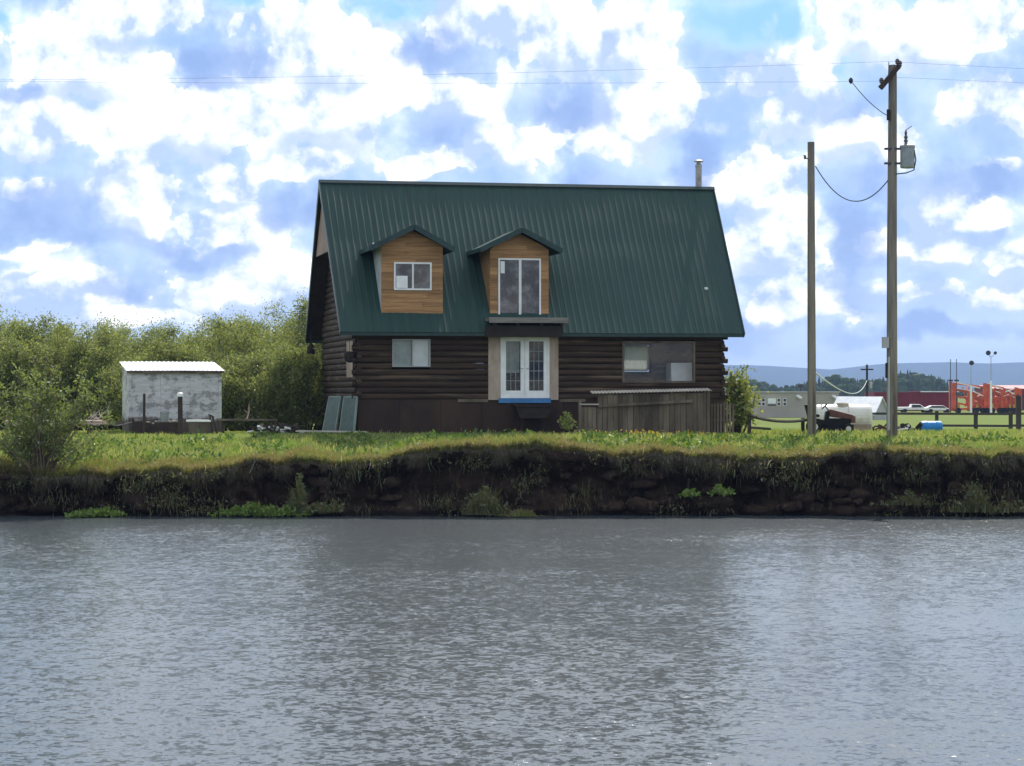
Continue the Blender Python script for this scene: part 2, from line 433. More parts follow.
for j in range(len(prof) - 1):
    for i in range(nb - 1):
        a = j * nb + i; mb.f.append([a, a + nb, a + nb + 1, a + 1]); mb.m.append(0)
tag(mb.build('river_bank', M['soil'], smooth=True), kind='structure')

mb = MB(); mb.poly([(-9000, -120, 0), (9000, -120, 0), (9000, 66.5, 0), (-9000, 66.5, 0)], [(0, 1, 2, 3)])
tag(mb.build('river_water', M['water']), kind='structure')

# hills
hp = [(-400, 366), (300, 368), (700, 365), (760, 365.5), (800, 368), (838, 370), (860, 366), (890, 363.5), (950, 362), (985, 363.5), (1024, 362), (1200, 366), (1700, 364)]
mb = MB(); hx = list(np.arange(-4600, 4601, 70)); rows = [(6900, 0), (7200, .25), (7600, .55), (7900, .8), (8200, 1.0), (8600, .8), (9200, 0)]
for y, k in rows:
    for x in hx:
        top = CAMZ + (HZ - float(np.interp(512 + x * F / 8200, [p for p, _ in hp], [q for _, q in hp]))) * 8200 / F
        z = -1 if k == 0 else top * k + 9 * (k if k < 1 else .15) * fbm(x, y, .0016)
        mb.v.append((x, y, z))
for j in range(len(rows) - 1):
    for i in range(len(hx) - 1):
        a = j * len(hx) + i; mb.f.append([a, a + 1, a + len(hx) + 1, a + len(hx)]); mb.m.append(0)
tag(mb.build('distant_hills', M['hill'], smooth=True), kind='structure')

# far wood: hundreds of conifers and round crowns that read as one mass
mb = MB()
for i in range(900):
    y = random.uniform(1000, 1250); px = random.choice([random.uniform(700, 1120), random.uniform(838, 1060), random.uniform(-250, 1120)])
    x = (px - 512) * y / F
    hump = 1 + .35 * math.sin(px * .05) * math.sin(px * .021 + 1)
    right = 1.0 if px < 948 else .55
    h = random.uniform(6, 10) * hump * right; r = h * random.uniform(.13, .22)
    if random.random() < .55:
        k = random.randint(4, 6)
        for q in range(4):
            z0 = .1 * h + q * h * .22; rr = r * (1 - q * .22) * random.uniform(.85, 1.2); zt = min(h, z0 + h * .36)
            base = [(x + rr * math.cos(a * 1.047 + q), y + rr * math.sin(a * 1.047 + q), .1 + z0 + random.uniform(-.03, .03) * h) for a in range(6)]
            mb.poly(base + [(x, y, .1 + zt)], [(a, (a + 1) % 6, 6) for a in range(6)])
    else:
        for q in range(5):
            cx = x + random.gauss(0, r); cz = h * random.uniform(.25, .75); rr = r * random.uniform(.8, 1.5)
            pts = []
            for e in (-.5, .25, .8):
                for a in range(6):
                    rad = rr * math.cos(e * 1.2) * random.uniform(.8, 1.15); pts.append((cx + rad * math.cos(a * 1.047), y + rad * math.sin(a * 1.047), .1 + cz + rr * math.sin(e * 1.4)))
            pts.append((cx, y, .1 + cz + rr))
            mb.poly(pts, [(b_ * 6 + a, b_ * 6 + (a + 1) % 6, b_ * 6 + 6 + (a + 1) % 6, b_ * 6 + 6 + a) for b_ in range(2) for a in range(6)] + [(12 + a, 12 + (a + 1) % 6, 18) for a in range(6)])
tag(mb.build('far_wood', M['conifer']), 'dark green wood of conifers far off below the blue hills', 'wood', kind='stuff')

# ------------------------------------------------------------------ log house
TH = R(11.6)
HX, HY, HZ0 = -5.09, 75.5, 2.2
house = thing('log_house', 'dark log house with steep green metal roof and two cedar dormers', 'house', (HX, HY, HZ0), TH)
cT, sT = math.cos(TH), math.sin(TH)
def HW(u, w, z): return Vector((HX + u * cT - w * sT, HY + u * sT + w * cT, HZ0 + z))
def spans(a, b, cuts):
    out = [(a, b)]
    for c0, c1 in cuts:
        nxt = []
        for s0, s1 in out:
            if c1 <= s0 or c0 >= s1: nxt.append((s0, s1))
            else:
                if c0 > s0: nxt.append((s0, c0))
                if c1 < s1: nxt.append((c1, s1))
        out = nxt
    return out
LEN, DEP = 12.5, 9.1
EZ, RZ, EY, RY = 3.22, 8.49, -.45, 4.55
MS = (RZ - EZ) / (RY - EY)
def roofz(y): return EZ + (y - EY) * MS if y < RY else RZ - (y - RY) * MS

openings = [(1.16, 2.43, 2.09, 3.01), (4.38, 6.76, 1.02, 3.16), (8.96, 11.5, 1.57, 2.98)]
back_open = [(11.3, 12.35, 2.1, 3.0), (4.9, 6.0, 1.7, 2.9)]
def half_log(mb, along, a, b, plane, z, out, r=.1, dep=.075):
    """half round course; along='x' or 'y'"""
    o = len(mb.v); n = 6
    for t in (a, b):
        for k in range(n + 1):
            an = -math.pi / 2 + math.pi * k / n
            dd = plane + out * dep * max(0, math.cos(an)) ** .7; zz = z + r * math.sin(an)
            mb.v.append((t, dd, zz) if along == 'x' else (dd, t, zz))
        mb.v.append((t, plane - out * .08, z + r) if along == 'x' else (plane - out * .08, t, z + r))
        mb.v.append((t, plane - out * .08, z - r) if along == 'x' else (plane - out * .08, t, z - r))
    k2 = n + 3
    for k in range(k2): mb.f.append([o + k, o + (k + 1) % k2, o + k2 + (k + 1) % k2, o + k2 + k]); mb.m.append(0)
    mb.f.append([o + k for k in range(k2)][::-1]); mb.m.append(0)
    mb.f.append([o + k2 + k for k in range(k2)]); mb.m.append(0)
mb = MB(); z = 1.12; row = 0
while z < 8.2:
    jit = random.uniform(-.004, .004)
    if z < 3.5:
        cut = [(a, b) for a, b, c, d in openings if c - .02 < z < d + .02]
        for a, b in spans(0, LEN, cut): half_log(mb, 'x', a, b, 0, z, -1, .1 + jit)
        cut = [(a, b) for a, b, c, d in back_open if c < z < d]
        for a, b in spans(0, LEN, cut): half_log(mb, 'x', a, b, DEP, z, 1, .1)
    y0 = 0.06 if z < 3.5 else max(.06, EY + (z + .2 - EZ) / MS)
    if DEP - 2 * y0 > .3:
        half_log(mb, 'y', y0, DEP - y0, 0, z, -1, .1 + jit); half_log(mb, 'y', y0, DEP - y0, LEN, z, 1, .1 + jit)
    # crossed log ends at the corners
    if z < 3.5 and row % 2 == 0:
        for cx_ in (-.17, LEN + .0):
            mb.tube([(cx_, .04, z), (cx_ + .17, .04, z)], .085, 8)
        for cx_ in (.05, LEN - .05): mb.tube([(cx_, -.2, z + .1), (cx_, 0, z + .1)], .08, 8)
    z += .2; row += 1
mb.build('log_wall', M['log'], house, smooth=False)
mb = MB()
for i in range(9): # plywood sheets
    u0 = .02 + i * 1.385; mb.box(u0, u0 + 1.375, -.03 - random.uniform(0, .012), .05, -.25, 1.02)
for i in range(7):
    mb.box(-.03 - random.uniform(0, .012), .05, .06 + i * 1.29, .06 + i * 1.29 + 1.28, -.25, 1.02)
    mb.box(LEN - .05, LEN + .03, .06 + i * 1.29, .06 + i * 1.29 + 1.28, -.25, 1.02)
mb.box(.06, LEN - .06, DEP - .04, DEP + .03, -.25, 1.02)
mb.build('foundation_skirting', M['skirt'], house)
for a, b_ in ((3.35, 4.37), (6.8, 7.7)):
    mb = MB(); mb.box(a, b_, -.072, -.04, .93, 1.03); mb.build('sill_board', M['old_wood'], house)
# rooms behind the windows
mb = MB()
mb.box(.1, LEN - .1, .1, DEP - .12, .98, 1.04)
mb.box(.1, LEN - .1, .1, DEP - .12, 3.45, 3.5)
mb.box(3.9, 4.0, .1, DEP - .1, 1.04, 3.45)
mb.box(7.9, 8.0, .1, DEP - .1, 1.04, 3.45)
mb.box(.1, 3.9, 3.6, 3.7, 1.04, 3.45)
mb.build('interior_partition', M['room'], house)

# ribbed steel roof
def ribbed(mb, xa0, xb0, xa1, xb1, y0, z0, y1, z1, pitch=.2286, rib=.0065, lift=.0, sgn=1):
    L = xb1 - xa1; n = int(L / pitch); ss = []
    for i in range(n + 1):
        b_ = i * pitch
        for dx, hgt in ((0, 0), (.15, 0), (.172, rib), (.205, rib)):
            if b_ + dx < L: ss.append(((b_ + dx) / L, hgt))
    ss.append((1, 0))
    d = Vector((0, y1 - y0, z1 - z0)).normalized(); nn = Vector((1, 0, 0)).cross(d)
    if nn.z < 0: nn = -nn
    o = len(mb.v)
    K = 9
    for k in range(K):
        t = k / (K - 1)
        for s_, hgt in ss:
            x = (xa0 + (xb0 - xa0) * s_) * (1 - t) + (xa1 + (xb1 - xa1) * s_) * t
            wav = .012 * fbm(x, t * 5 + sgn * 40, .5)
            p = Vector((x, y0 + (y1 - y0) * t, z0 + (z1 - z0) * t)) + nn * (hgt + lift + wav); mb.v.append(tuple(p))
    m_ = len(ss)
    for k in range(K - 1):
        for i in range(m_ - 1):
            a = o + k * m_ + i; mb.f.append([a, a + 1, a + m_ + 1, a + m_]); mb.m.append(0)
XE0, XE1, XR0, XR1 = -.6, 13.1, -.7, 13.52
mb = MB()
ribbed(mb, XE0, XE1, XR0, XR1, EY - .03, EZ - .03, RY, RZ, lift=.05)
ribbed(mb, XE0, XE1, XR0, XR1, 2 * RY - EY + .03, EZ - .03, RY, RZ, lift=.05, sgn=-1)
roof = mb.build('roof', M['roof'], house)
mb = MB()   # sheathing below the sheets
for sg in (0, 1):
    ye = EY if sg == 0 else 2 * RY - EY
    n_ = Vector((0, -MS if sg == 0 else MS, 1)).normalized() * .10
    P = [Vector((XE0 + .03, ye, EZ)), Vector((XE1 - .03, ye, EZ)), Vector((XR1 - .03, RY, RZ)), Vector((XR0 + .03, RY, RZ))]
    Q = [p - n_ for p in P]; P = [p + n_ * .35 for p in P]
    mb.poly(P + Q, [(0, 1, 2, 3), (7, 6, 5, 4), (0, 4, 5, 1), (1, 5, 6, 2), (3, 2, 6, 7), (0, 3, 7, 4)])
mb.build('soffit_boards', M['roof_under'], roof)
mb = MB()
mb.bar((XR0 - .02, RY - .09, RZ + .02), (XR1 + .02, RY - .09, RZ + .02), .15, .012, (0, -MS, 1))
mb.bar((XR0 - .02, RY + .09, RZ + .02), (XR1 + .02, RY + .09, RZ + .02), .15, .012, (0, MS, 1))
mb.v = [(x, y, z + .065) for x, y, z in mb.v]
mb.build('ridge_cap', M['trim'], roof)
mb = MB()
for xe, xr in ((XE0, XR0), (XE1, XR1)):
    mb.bar((xe, EY - .04, EZ - .05), (xr, RY, RZ + .01), .035, .2, (0, -MS, 1))
    mb.bar((xe, 2 * RY - EY + .04, EZ - .05), (xr, RY, RZ + .01), .035, .2, (0, MS, 1))
mb.box(XE0, XE1, EY - .03, EY + .005, EZ - .11, EZ + .0)
mb.box(XE0, XE1, 2 * RY - EY - .005, 2 * RY - EY + .03, EZ - .17, EZ)
mb.build('fascia', M['trim'], roof)
# gable panel flush with the rake, soffit below it
zb = 6.07; hb = (RZ - .16 - zb) / MS
for a, b_ in ((-.56, -.53), (LEN + .5, LEN + .53)):
    mb = MB(); mb.prism([(RY - hb, zb), (RY + hb, zb), (RY, RZ - .16)], 0, a, b_); gp = mb.build('gable_panel', M['pink_ply'], house)
    a, b_ = (-.53, -.02) if a < 0 else (LEN + .02, LEN + .5)
    mb = MB(); mb.box(a, b_, RY - hb, RY + hb, zb, zb + .03); mb.build('gable_soffit', M['roof_under'], gp)

def frame_rect(mb, u0, u1, z0, z1, y0, y1, t, mull=()):
    mb.box(u0, u1, y0, y1, z1 - t, z1); mb.box(u0, u1, y0, y1, z0, z0 + t)
    mb.box(u0, u0 + t, y0, y1, z0 + t, z1 - t); mb.box(u1 - t, u1, y0, y1, z0 + t, z1 - t)
    for c in mull: mb.box(c - t / 2, c + t / 2, y0 - .004, y1, z0 + t, z1 - t)

def dormer(u0, u1, zb, ze, zp, apex, win, roofspan, za, zeave, cheekmat, slider):
    fy = .12
    bm_ = MB(); z = zb; um = apex; k = 0
    zs = sorted(set([zb + .142 * q for q in range(40) if zb + .142 * q < zp - .02 and min(abs(zb + .142 * q - win[2]), abs(zb + .142 * q - win[3])) > .02] + [win[2], win[3]]))
    for z, z1 in zip(zs, zs[1:] + [zp]):
        def half(zz, side):
            if zz <= ze: return (u0 if side < 0 else u1)
            t = (zz - ze) / (zp - ze); return (u0 + (um - u0) * t) if side < 0 else (u1 + (um - u1) * t)
        la, lb, ra, rb = half(z, -1), half(z1 - .006, -1), half(z, 1), half(z1 - .006, 1)
        off = random.uniform(0, .006)
        if z > win[2] - .01 and z < win[3] - .01:
            zz0 = z; segs = [(la, win[0], lb, win[0]), (win[1], ra, win[1], rb)]
        else: segs = [(la, ra, lb, rb)]
        for p0, p1, q0, q1 in segs:
            # boards butt at random joints
            j = random.uniform(.25, .75)
            cuts = [0, 1] if (p1 - p0 < 1.0 or k % 2) else [0, j, 1]
            for c0, c1 in zip(cuts, cuts[1:]):
                e = .003
                A = p0 + (p1 - p0) * c0 + e; B = p0 + (p1 - p0) * c1 - e; C_ = q0 + (q1 - q0) * c1 - e; D = q0 + (q1 - q0) * c0 + e
                bm_.prism([(A, z), (B, z), (C_, z1 - .006), (D, z1 - .006)], 1, fy - .02 - off, fy + .02)
        k += 1
    d = bm_.build('dormer', M['cedar'], house)
    for uu, s_ in ((u0, 1), (u1, -1)):
        mb = MB(); yb = EY + (ze - .02 - EZ) / MS
        mb.prism([(fy + .021, zb), (fy + .021, ze - .02), (yb, ze - .02)], 0, uu, uu + s_ * .05)
        mb.build('dormer_cheek', cheekmat, d)
    mb = MB(); mb.prism([(u0 + .06, zb + .05), (u1 - .06, zb + .05), (u1 - .06, ze), (um, zp - .05), (u0 + .06, ze)], 1, fy + .1, fy + .13)
    mb.build('dormer_room', M['room'], d)
    # gabled roof, cut along the valleys
    r0, r1 = roofspan; yf = fy - .42; th = .10
    mb = MB()
    for ue in (r0, r1):
        ybA = EY + (za - EZ) / MS + .05; ybE = EY + (zeave - EZ) / MS + .05
        P = [(um, yf, za), (ue, yf, zeave), (ue, ybE, zeave), (um, ybA, za)]
        Q = [(a, b_, c - th) for a, b_, c in P]
        mb.poly(P + Q, [(0, 1, 2, 3), (7, 6, 5, 4), (0, 4, 5, 1), (1, 5, 6, 2), (2, 6, 7, 3), (3, 7, 4, 0)])
        # ribs
        n = 9
    dr = mb.build('dormer_roof', M['roof'], d)
    mb = MB()
    for ue in (r0, r1):
        mb.bar((um, yf - .015, za - .06), (ue, yf - .015, zeave - .06), .03, .17, (0, 0, 1))
        mb.bar((ue, yf, zeave - .05), (ue, EY + (zeave - EZ) / MS, zeave - .05), .03, .14)
    mb.build('dormer_fascia', M['trim'], d)
    wu0, wu1, wz0, wz1 = win
    mb = MB(); t = .055
    frame_rect(mb, wu0, wu1, wz0, wz1, fy - .05, fy + .03, t, [(wu0 + wu1) / 2])
    if slider: mb.box((wu0 + wu1) / 2 + t / 2, (wu0 + wu1) / 2 + t / 2 + .03, fy - .045, fy, wz0 + t, wz1 - t)
    mb.build('window_frame', M['white'], d)
    mid = (wu0 + wu1) / 2
    for a, b_ in ((wu0 + t, mid - t / 2), (mid + t / 2, wu1 - t)):
        mb = MB(); mb.box(a, b_, fy - .01, fy + .0, wz0 + t, wz1 - t); mb.build('window_pane', M['reflection_glass'], d)
    return d

d1 = dormer(.82, 2.88, 3.80, 6.10, 6.60, 1.86, (1.24, 2.50, 4.63, 5.55), (.38, 3.18), 6.76, 6.02, M['cheek'], False)
mb = MB(); mb.box(1.32, 1.70, .104, .109, 4.70, 5.10); mb.build('paper_sheet', M['white'], d1)
mb = MB(); mb.box(.78, 2.92, .02, .13, 3.735, 3.785); mb.build('dormer_sill', M['trim'], d1)
d2 = dormer(4.47, 6.47, 3.74, 6.06, 6.55, 5.48, (4.75, 6.20, 3.76, 5.72), (4.06, 6.84), 6.71, 6.02, M['cedar'], True)
mb = MB(); mb.box(4.83, 4.97, .104, .109, 5.22, 5.62); mb.build('paper_sheet', M['white'], d2)
mb = MB()
for i in range(6): mb.box(4.27, 6.93, -.75 + i * .145, -.75 + i * .145 + .14, 3.60, 3.72)
mb.box(4.27, 6.93, -.775, -.752, 3.545, 3.722)
bal = mb.build('balcony', M['slab'], house)
mb = MB()
mb.box(4.2, 6.76, -.62, -.47, 3.08, 3.46)  # dark box added in place of the shadow beneath the balcony
for u in (4.45, 5.2, 6.0, 6.7): mb.box(u, u + .09, -.72, -.02, 3.46, 3.595)
mb.build('balcony_shade_beam', M['dark'], bal)

# ground floor windows
def window(o, framemat, t, mull, panes, y=-.09, casing=None):
    u0, u1, z0, z1 = o
    mb = MB(); frame_rect(mb, u0, u1, z0, z1, y, .06, t, mull); w_ = mb.build('window', framemat, house)
    edges = [u0 + t] + [e for c in mull for e in (c - t / 2, c + t / 2)] + [u1 - t]
    for i in range(0, len(edges), 2):
        mb = MB(); mb.box(edges[i], edges[i + 1], y + .05, y + .056, z0 + t, z1 - t); mb.build('window_pane', M['glass'], w_)
    return w_
w1 = window(openings[0], M['far_grey'], .036, [1.83], 2)
mb = MB()
for k in range(26):
    u = 1.84 + k * .021; mb.box(u, u + .02, .02 + (k % 2) * .012, .035 + (k % 2) * .012, 2.12, 2.98)
mb.build('curtain', M['white'], w1)
mb = MB(); mb.box(1.2, 1.8, .03, .04, 2.12, 2.98); mb.build('roller_blind', M['curtain2'], w1)
w3 = window(openings[2], M['old_wood'], .07, [], 1)
mb = MB()
frame_rect(mb, 11.3, 12.35, 2.1, 3.0, DEP - .02, DEP + .06, .06, [])
wb = mb.build('window', M['white'], house)
mb = MB(); mb.box(11.36, 12.29, DEP, DEP + .005, 2.16, 2.94); mb.build('window_pane', M['glass'], wb)
mb = MB()
for k in range(28):
    u = 11.36 + k * .033; mb.poly([(u, DEP - .06 - (k % 2) * .03, 2.04), (u + .033, DEP - .06 - ((k + 1) % 2) * .03, 2.04), (u + .033, DEP - .06 - ((k + 1) % 2) * .03, 3.06), (u, DEP - .06 - (k % 2) * .03, 3.06)], [(0, 1, 2, 3)])
mb.build('curtain', M['curtain'], wb)

# french doors
mb = MB()
frame_rect(mb, 4.79, 6.45, 1.06, 3.13, -.10, .06, .05, [])
df = mb.build('door_frame', M['white'], house)
def door(u0, u1, hs):
    mb = MB(); z0, z1 = 1.11, 3.08; y0, y1 = -.07, -.02
    g0, g1, h0, h1 = u0 + .14, u1 - .14, z0 + .2, z1 - .13
    mb.box(u0, g0, y0, y1, z0, z1); mb.box(g1, u1, y0, y1, z0, z1); mb.box(g0, g1, y0, y1, z0, h0); mb.box(g0, g1, y0, y1, h1, z1)
    d = mb.build('french_door', M['white'], house, bevel=.006)
    mb = MB(); mb.box(g0, g1, -.05, -.044, h0, h1); mb.build('door_pane', M['glass'], d)
    mb = MB()
    for k in (1, 2): mb.box(g0 + (g1 - g0) * k / 3 - .009, g0 + (g1 - g0) * k / 3 + .009, -.058, -.051, h0, h1)
    for k in range(1, 5): mb.box(g0, g1, -.0575, -.0515, h0 + (h1 - h0) * k / 5 - .009, h0 + (h1 - h0) * k / 5 + .009)
    mb.build('muntin_grid', M['grey_metal'], d)
    mb = MB(); hx_ = u1 - .06 if hs > 0 else u0 + .06
    mb.tube([(hx_, -.07, 2.05), (hx_, -.12, 2.05)], .012, 8); mb.tube([(hx_, -.12, 2.05), (hx_ + -.1 * hs, -.12, 2.05)], .011, 8)
    mb.build('door_handle', M['grey_metal'], d)
door(4.84, 5.615, 1); door(5.625, 6.40, -1)
mb = MB(); mb.box(4.88, 5.5, .25, .26, 1.9, 3.05); mb.build('door_curtain', M['curtain2'], df)
for a, b_ in ((4.38, 4.785), (6.455, 6.76)):
    mb = MB(); mb.box(a, b_, -.085, .04, 1.0, 3.16); mb.build('door_side_panel', M['plywood'], house)
mb = MB(); mb.box(4.72, 6.5, -.115, -.04, .90, 1.055); mb.build('door_sill', M['blue'], house)

# stove pipe
mb = MB(); mb.lathe([(.115, 8.2), (.115, 9.35), (.125, 9.36), (.125, 9.42), (.11, 9.43)], 13.0, RY + .1, 14)
ch = mb.build('chimney_pipe', M['steel'], house, smooth=False)
mb = MB(); mb.lathe([(.10, 9.43), (.08, 9.46), (.08, 9.52), (.17, 9.53), (.17, 9.57), (.03, 9.62)], 13.0, RY + .1, 14); mb.build('chimney_cap', M['steel'], ch)

# things fixed to or standing by the house
t = thing('hanging_basket', 'dark round basket hanging on the log wall at the left house corner', 'basket', HW(-.22, .12, 2.55), TH)
mb = MB(); mb.lathe([(.05, -.32), (.16, -.26), (.2, -.1), (.19, 0), (.15, .05)], 0, 0, 12); mb.build('basket', M['dark'], t)
mb = MB(); mb.tube([(.2, 0, .42), (0, 0, .42), (0, 0, .03)], .012, 6); mb.build('bracket', M['wire'], t)
mb = MB(); mb.box(-.1, -.085, .35, 1.9, 1.75, 2.95); tag(mb.build('wall_board', M['plywood'], house), 'pale board on the dark log end wall')
t = thing('eave_lamp', 'small dark lamp hanging under the far left eave', 'lamp', HW(-.45, 9.2, 2.7), TH)
mb = MB(); mb.lathe([(.03, .35), (.13, .2), (.16, -.05), (.05, -.06)], 0, 0, 10); mb.build('lamp_shade', M['dark'], t)
mb = MB(); mb.tube([(0, 0, .35), (0, 0, .7)], .012, 6); mb.build('stem', M['wire'], t)

t = thing('cabinet', 'white cabinet standing inside the wide window', 'cabinet', HW(10.86, 1.0, 1.04), TH)
mb = MB(); mb.box(0, .78, -.35, .3, 0, 1.22); mb.build('cabinet_body', M['white'], t, bevel=.02)
mb = MB(); mb.box(.02, .76, -.375, -.352, .02, .8); mb.build('cabinet_door', M['white'], t)

t = thing('tub', 'black tub on legs below the blue sill of the french doors', 'tub', HW(5.75, -.55, 0), TH)
mb = MB(); mb.prism([(-.62, .78), (.62, .78), (.66, .84), (-.66, .84)], 1, -.34, .34); mb.prism([(-.45, .4), (.45, .4), (.6, .78), (-.6, .78)], 1, -.3, .3)
mb.build('basin', M['dark'], t)
for a in (-.38, .38):
    for b_ in (-.22, .22):
        mb = MB(); mb.bar((a, b_, -.05), (a, b_, .42), .05, .05); mb.build('leg', M['dark'], t)

def leaning(name, label, BL, BR, TR, TL):
    c = (BL + BR) / 2; t = thing(name, label, 'panel', c, 0, 'green panels leaning at the house corner')
    P = [p - c for p in (BL, BR, TR, TL)]
    n = (P[1] - P[0]).cross(P[3] - P[0]).normalized() * .02
    mb = MB(); mb.poly([p + n for p in P] + [p - n for p in P], [(0, 1, 2, 3), (7, 6, 5, 4), (0, 4, 5, 1), (1, 5, 6, 2), (2, 6, 7, 3), (3, 7, 4, 0)])
    mb.build('panel', M['green_panel'], t)
    mb = MB()
    for a, b_ in ((0, 1), (1, 2), (2, 3), (3, 0)): mb.bar(P[a], P[b_], .05, .06, n)
    mb.build('frame', M['green_frame'], t)
    mb = MB(); top = (P[2] + P[3]) / 2; mb.bar(top + Vector((0, .04, -.03)), Vector((top.x + .15, top.y + .7, 0)), .05, .05); mb.build('prop', M['brown_wood'], t)
leaning('leaning_panel', 'green screen panel leaning furthest left at the house corner', W(323, 431.5, 76.6), W(335.5, 432, 76.0), W(341, 397, 76.5), W(329.5, 397, 77.1))
leaning('leaning_panel', 'green screen panel leaning against the front left house corner', W(340, 432, 75.6), W(354, 432.5, 75.0), W(357, 397, 75.3), W(344.5, 397, 75.9))
mb = MB(); mb.bar(W(297, 431, 75.4), W(366, 432, 74.6), .22, .05); tag(mb.build('plank', M['pale_wood']), 'pale plank lying on grass below the green panels', 'plank')

# ------------------------------------------------------------------ ramp and board fence beside the house
ramp = thing('board_fence', 'weathered board fence around the ramp below the wide window', 'fence', HW(7.7, -1.6, 0), TH)
def fl(px, y): # local u of a pixel column on the fence line
    Y = 75.5 + .2 * 8 - 1.57; u = 8
    for _ in range(4): u = (((px - 512) * Y / F) - HX + y * sT) / cT; Y = HY + u * sT + y * cT
    return u - 7.7
def fz(py, u): return CAMZ + (HZ - py) * (HY + (u + 7.7) * sT - 1.6 * cT) / F - HZ0
mb = MB(); u = fl(598, -1.6); ue = fl(708, -1.6)
while u < ue - .05:
    wd = random.choice((.14, .16, .2, .23)); top = 1.17 + .09 * (u / ue) + random.uniform(-.02, .01)
    dd = random.uniform(-.02, .02); mb.box(u, min(u + wd - .012, ue), dd, dd + .025, -.2 + random.uniform(0, .06), top); u += wd
mb.build('boards', M['old_wood'], ramp)
for i, px in enumerate((600, 636, 672, 708)):
    mb = MB(); a = fl(px, -1.6); mb.box(a - .05, a + .05, -.075 if i == 3 else .04, .04 if i == 3 else .14, -.2, 1.23 + .025 * i); mb.build('post', M['old_wood'], ramp)
a, b_ = fl(592, -1.6), fl(711, -1.6)
mb = MB(); n = 70     # scalloped corrugated strip along the top
for i in range(n):
    t0, t1 = i / n, (i + 1) / n
    za_, zb_ = 1.21 + .09 * t0 + (.022 if i % 2 else -.012), 1.21 + .09 * t1 + (-.012 if i % 2 else .022)
    x0, x1 = a + (b_ - a) * t0, a + (b_ - a) * t1
    mb.poly([(x0, -.12, za_), (x1, -.12, zb_), (x1, .3, zb_ + .06), (x0, .3, za_ + .06), (x0, -.12, za_ + .025), (x1, -.12, zb_ + .025), (x1, .3, zb_ + .085), (x0, .3, za_ + .085)],
            [(3, 2, 1, 0), (4, 5, 6, 7), (0, 1, 5, 4), (2, 3, 7, 6)])
mb.build('corrugated_cap', M['pale_wood'], ramp)
mb = MB(); a, b_ = fl(598, -1.6), fl(692, -1.6)
mb.bar((a, -.06, fz(406, a)), (b_, -.06, fz(401, b_)), .06, .09); mb.bar((a, .18, .3), (fl(706, -1.6), .18, .36), .04, .09); mb.build('rail', M['old_wood'], ramp)
mb = MB(); a, b_ = fl(580, -1.6), fl(598, -1.6)
u = a
while u < b_ - .03: mb.box(u, u + .125, .02, .045, -.15, fz(407, u)); u += .14
mb.box(a - .05, a + .03, -.05, .05, -.2, fz(400, a)); mb.build('low_boards', M['old_wood'], ramp)
mb = MB(); mb.box(a - .02, b_ + .02, -.06, .1, fz(405, a), fz(403.6, a)); mb.build('cap_board', M['pale_wood'], ramp)
mb = MB(); a, b_ = fl(712, -1.6), fl(736, -1.6); u = a
while u < b_: mb.box(u, u + .055, .1, .125, -.1, fz(403, u) + random.uniform(-.04, .03)); u += .105
for zz in (.3, .78): mb.box(a - .1, b_ + .04, .126, .16, zz, zz + .07)
mb.build('pickets', M['old_wood'], ramp)
mb = MB(); mb.box(.1, 3.7, .15, 1.5, .55, .62)
for px in (612, 650, 690): mb.box(fl(px, -1.6), fl(px, -1.6) + .09, .3, .39, -.2, .55)
mb.build('deck', M['old_wood'], ramp)
mb = MB(); mb.bar(W(574, 430, 74.3), W(610, 431, 74.2), .2, .06); tag(mb.build('plank', M['old_wood']), 'grey plank on the ground left of the board fence', 'plank')

# ------------------------------------------------------------------ shed and yard clutter
def ground_at(px, d): x = (px - 512) * d / F; return Vector((x, d, gz(x, d)))
sb = ground_at(129.5, 77.2); shed = thing('shed', 'white shed of peeling paint with bright corrugated roof', 'shed', sb, R(15))
sw, sd, hf, hbk = 3.06, 2.3, 2.06, 2.26
mb = MB()
mb.prism([(0, -.1), (sd, -.1), (sd, hbk), (0, hf)], 0, -.02, .03); mb.prism([(0, -.1), (sd, -.1), (sd, hbk), (0, hf)], 0, sw - .03, sw + .02)
mb.box(.03, sw - .03, sd - .04, sd, -.1, hbk - .01)
for i in range(3): mb.box(.03 + i * (sw - .06) / 3, .03 + (i + 1) * (sw - .06) / 3 - .006, -.012 - (i % 2) * .006, .03, -.1, hf - .01)
mb.build('wall', M['shed'], shed)
for a in (-.03, sw - .07):
    mb = MB(); mb.box(a, a + .1, -.05, -.02, -.1, hf); mb.build('corner_board', M['shed'], shed)
mb = MB()
ribbed(mb, -.12, sw + .12, -.12, sw + .12, -.16, hf + .005, sd + .12, hbk + .13, .15, .02)
mb.build('roof', M['shed_roof'], shed)
mb = MB(); mb.bar((-.1, -.1, hf - .04), (sw + .1, -.1, hf - .04), .05, .09); mb.bar((-.1, sd + .06, hbk + .05), (sw + .1, sd + .06, hbk + .05), .05, .09); mb.build('rafter_beam', M['old_wood'], shed)

p = ground_at(144, 75.2); t = thing('post', 'thin dark post standing left in front of the shed', 'post', p)
mb = MB(); mb.tube([(0, 0, -.2), (.01, 0, 1.32)], [.05, .042], 8); mb.build('shaft', M['brown_wood'], t)
p = ground_at(180.5, 75.0); t = thing('post', 'thick post with white capped top before the shed', 'post', p)
mb = MB(); mb.tube([(0, 0, -.2), (-.01, 0, 1.26)], [.085, .078], 10); mb.build('shaft', M['brown_wood'], t)
mb = MB(); mb.lathe([(.1, 1.25), (.11, 1.27), (.1, 1.36), (.05, 1.39)], -.01, 0, 10); mb.build('cap', M['white'], t)
p = ground_at(132, 75.4); t = thing('timber_crib', 'low dark timber bin in front of the shed', 'bin', p, R(8))
mb = MB()
for zz in (0, .13, .26): mb.box(0, 1.62, 0, .05, zz, zz + .12); mb.box(0, 1.62, .8, .85, zz, zz + .12)
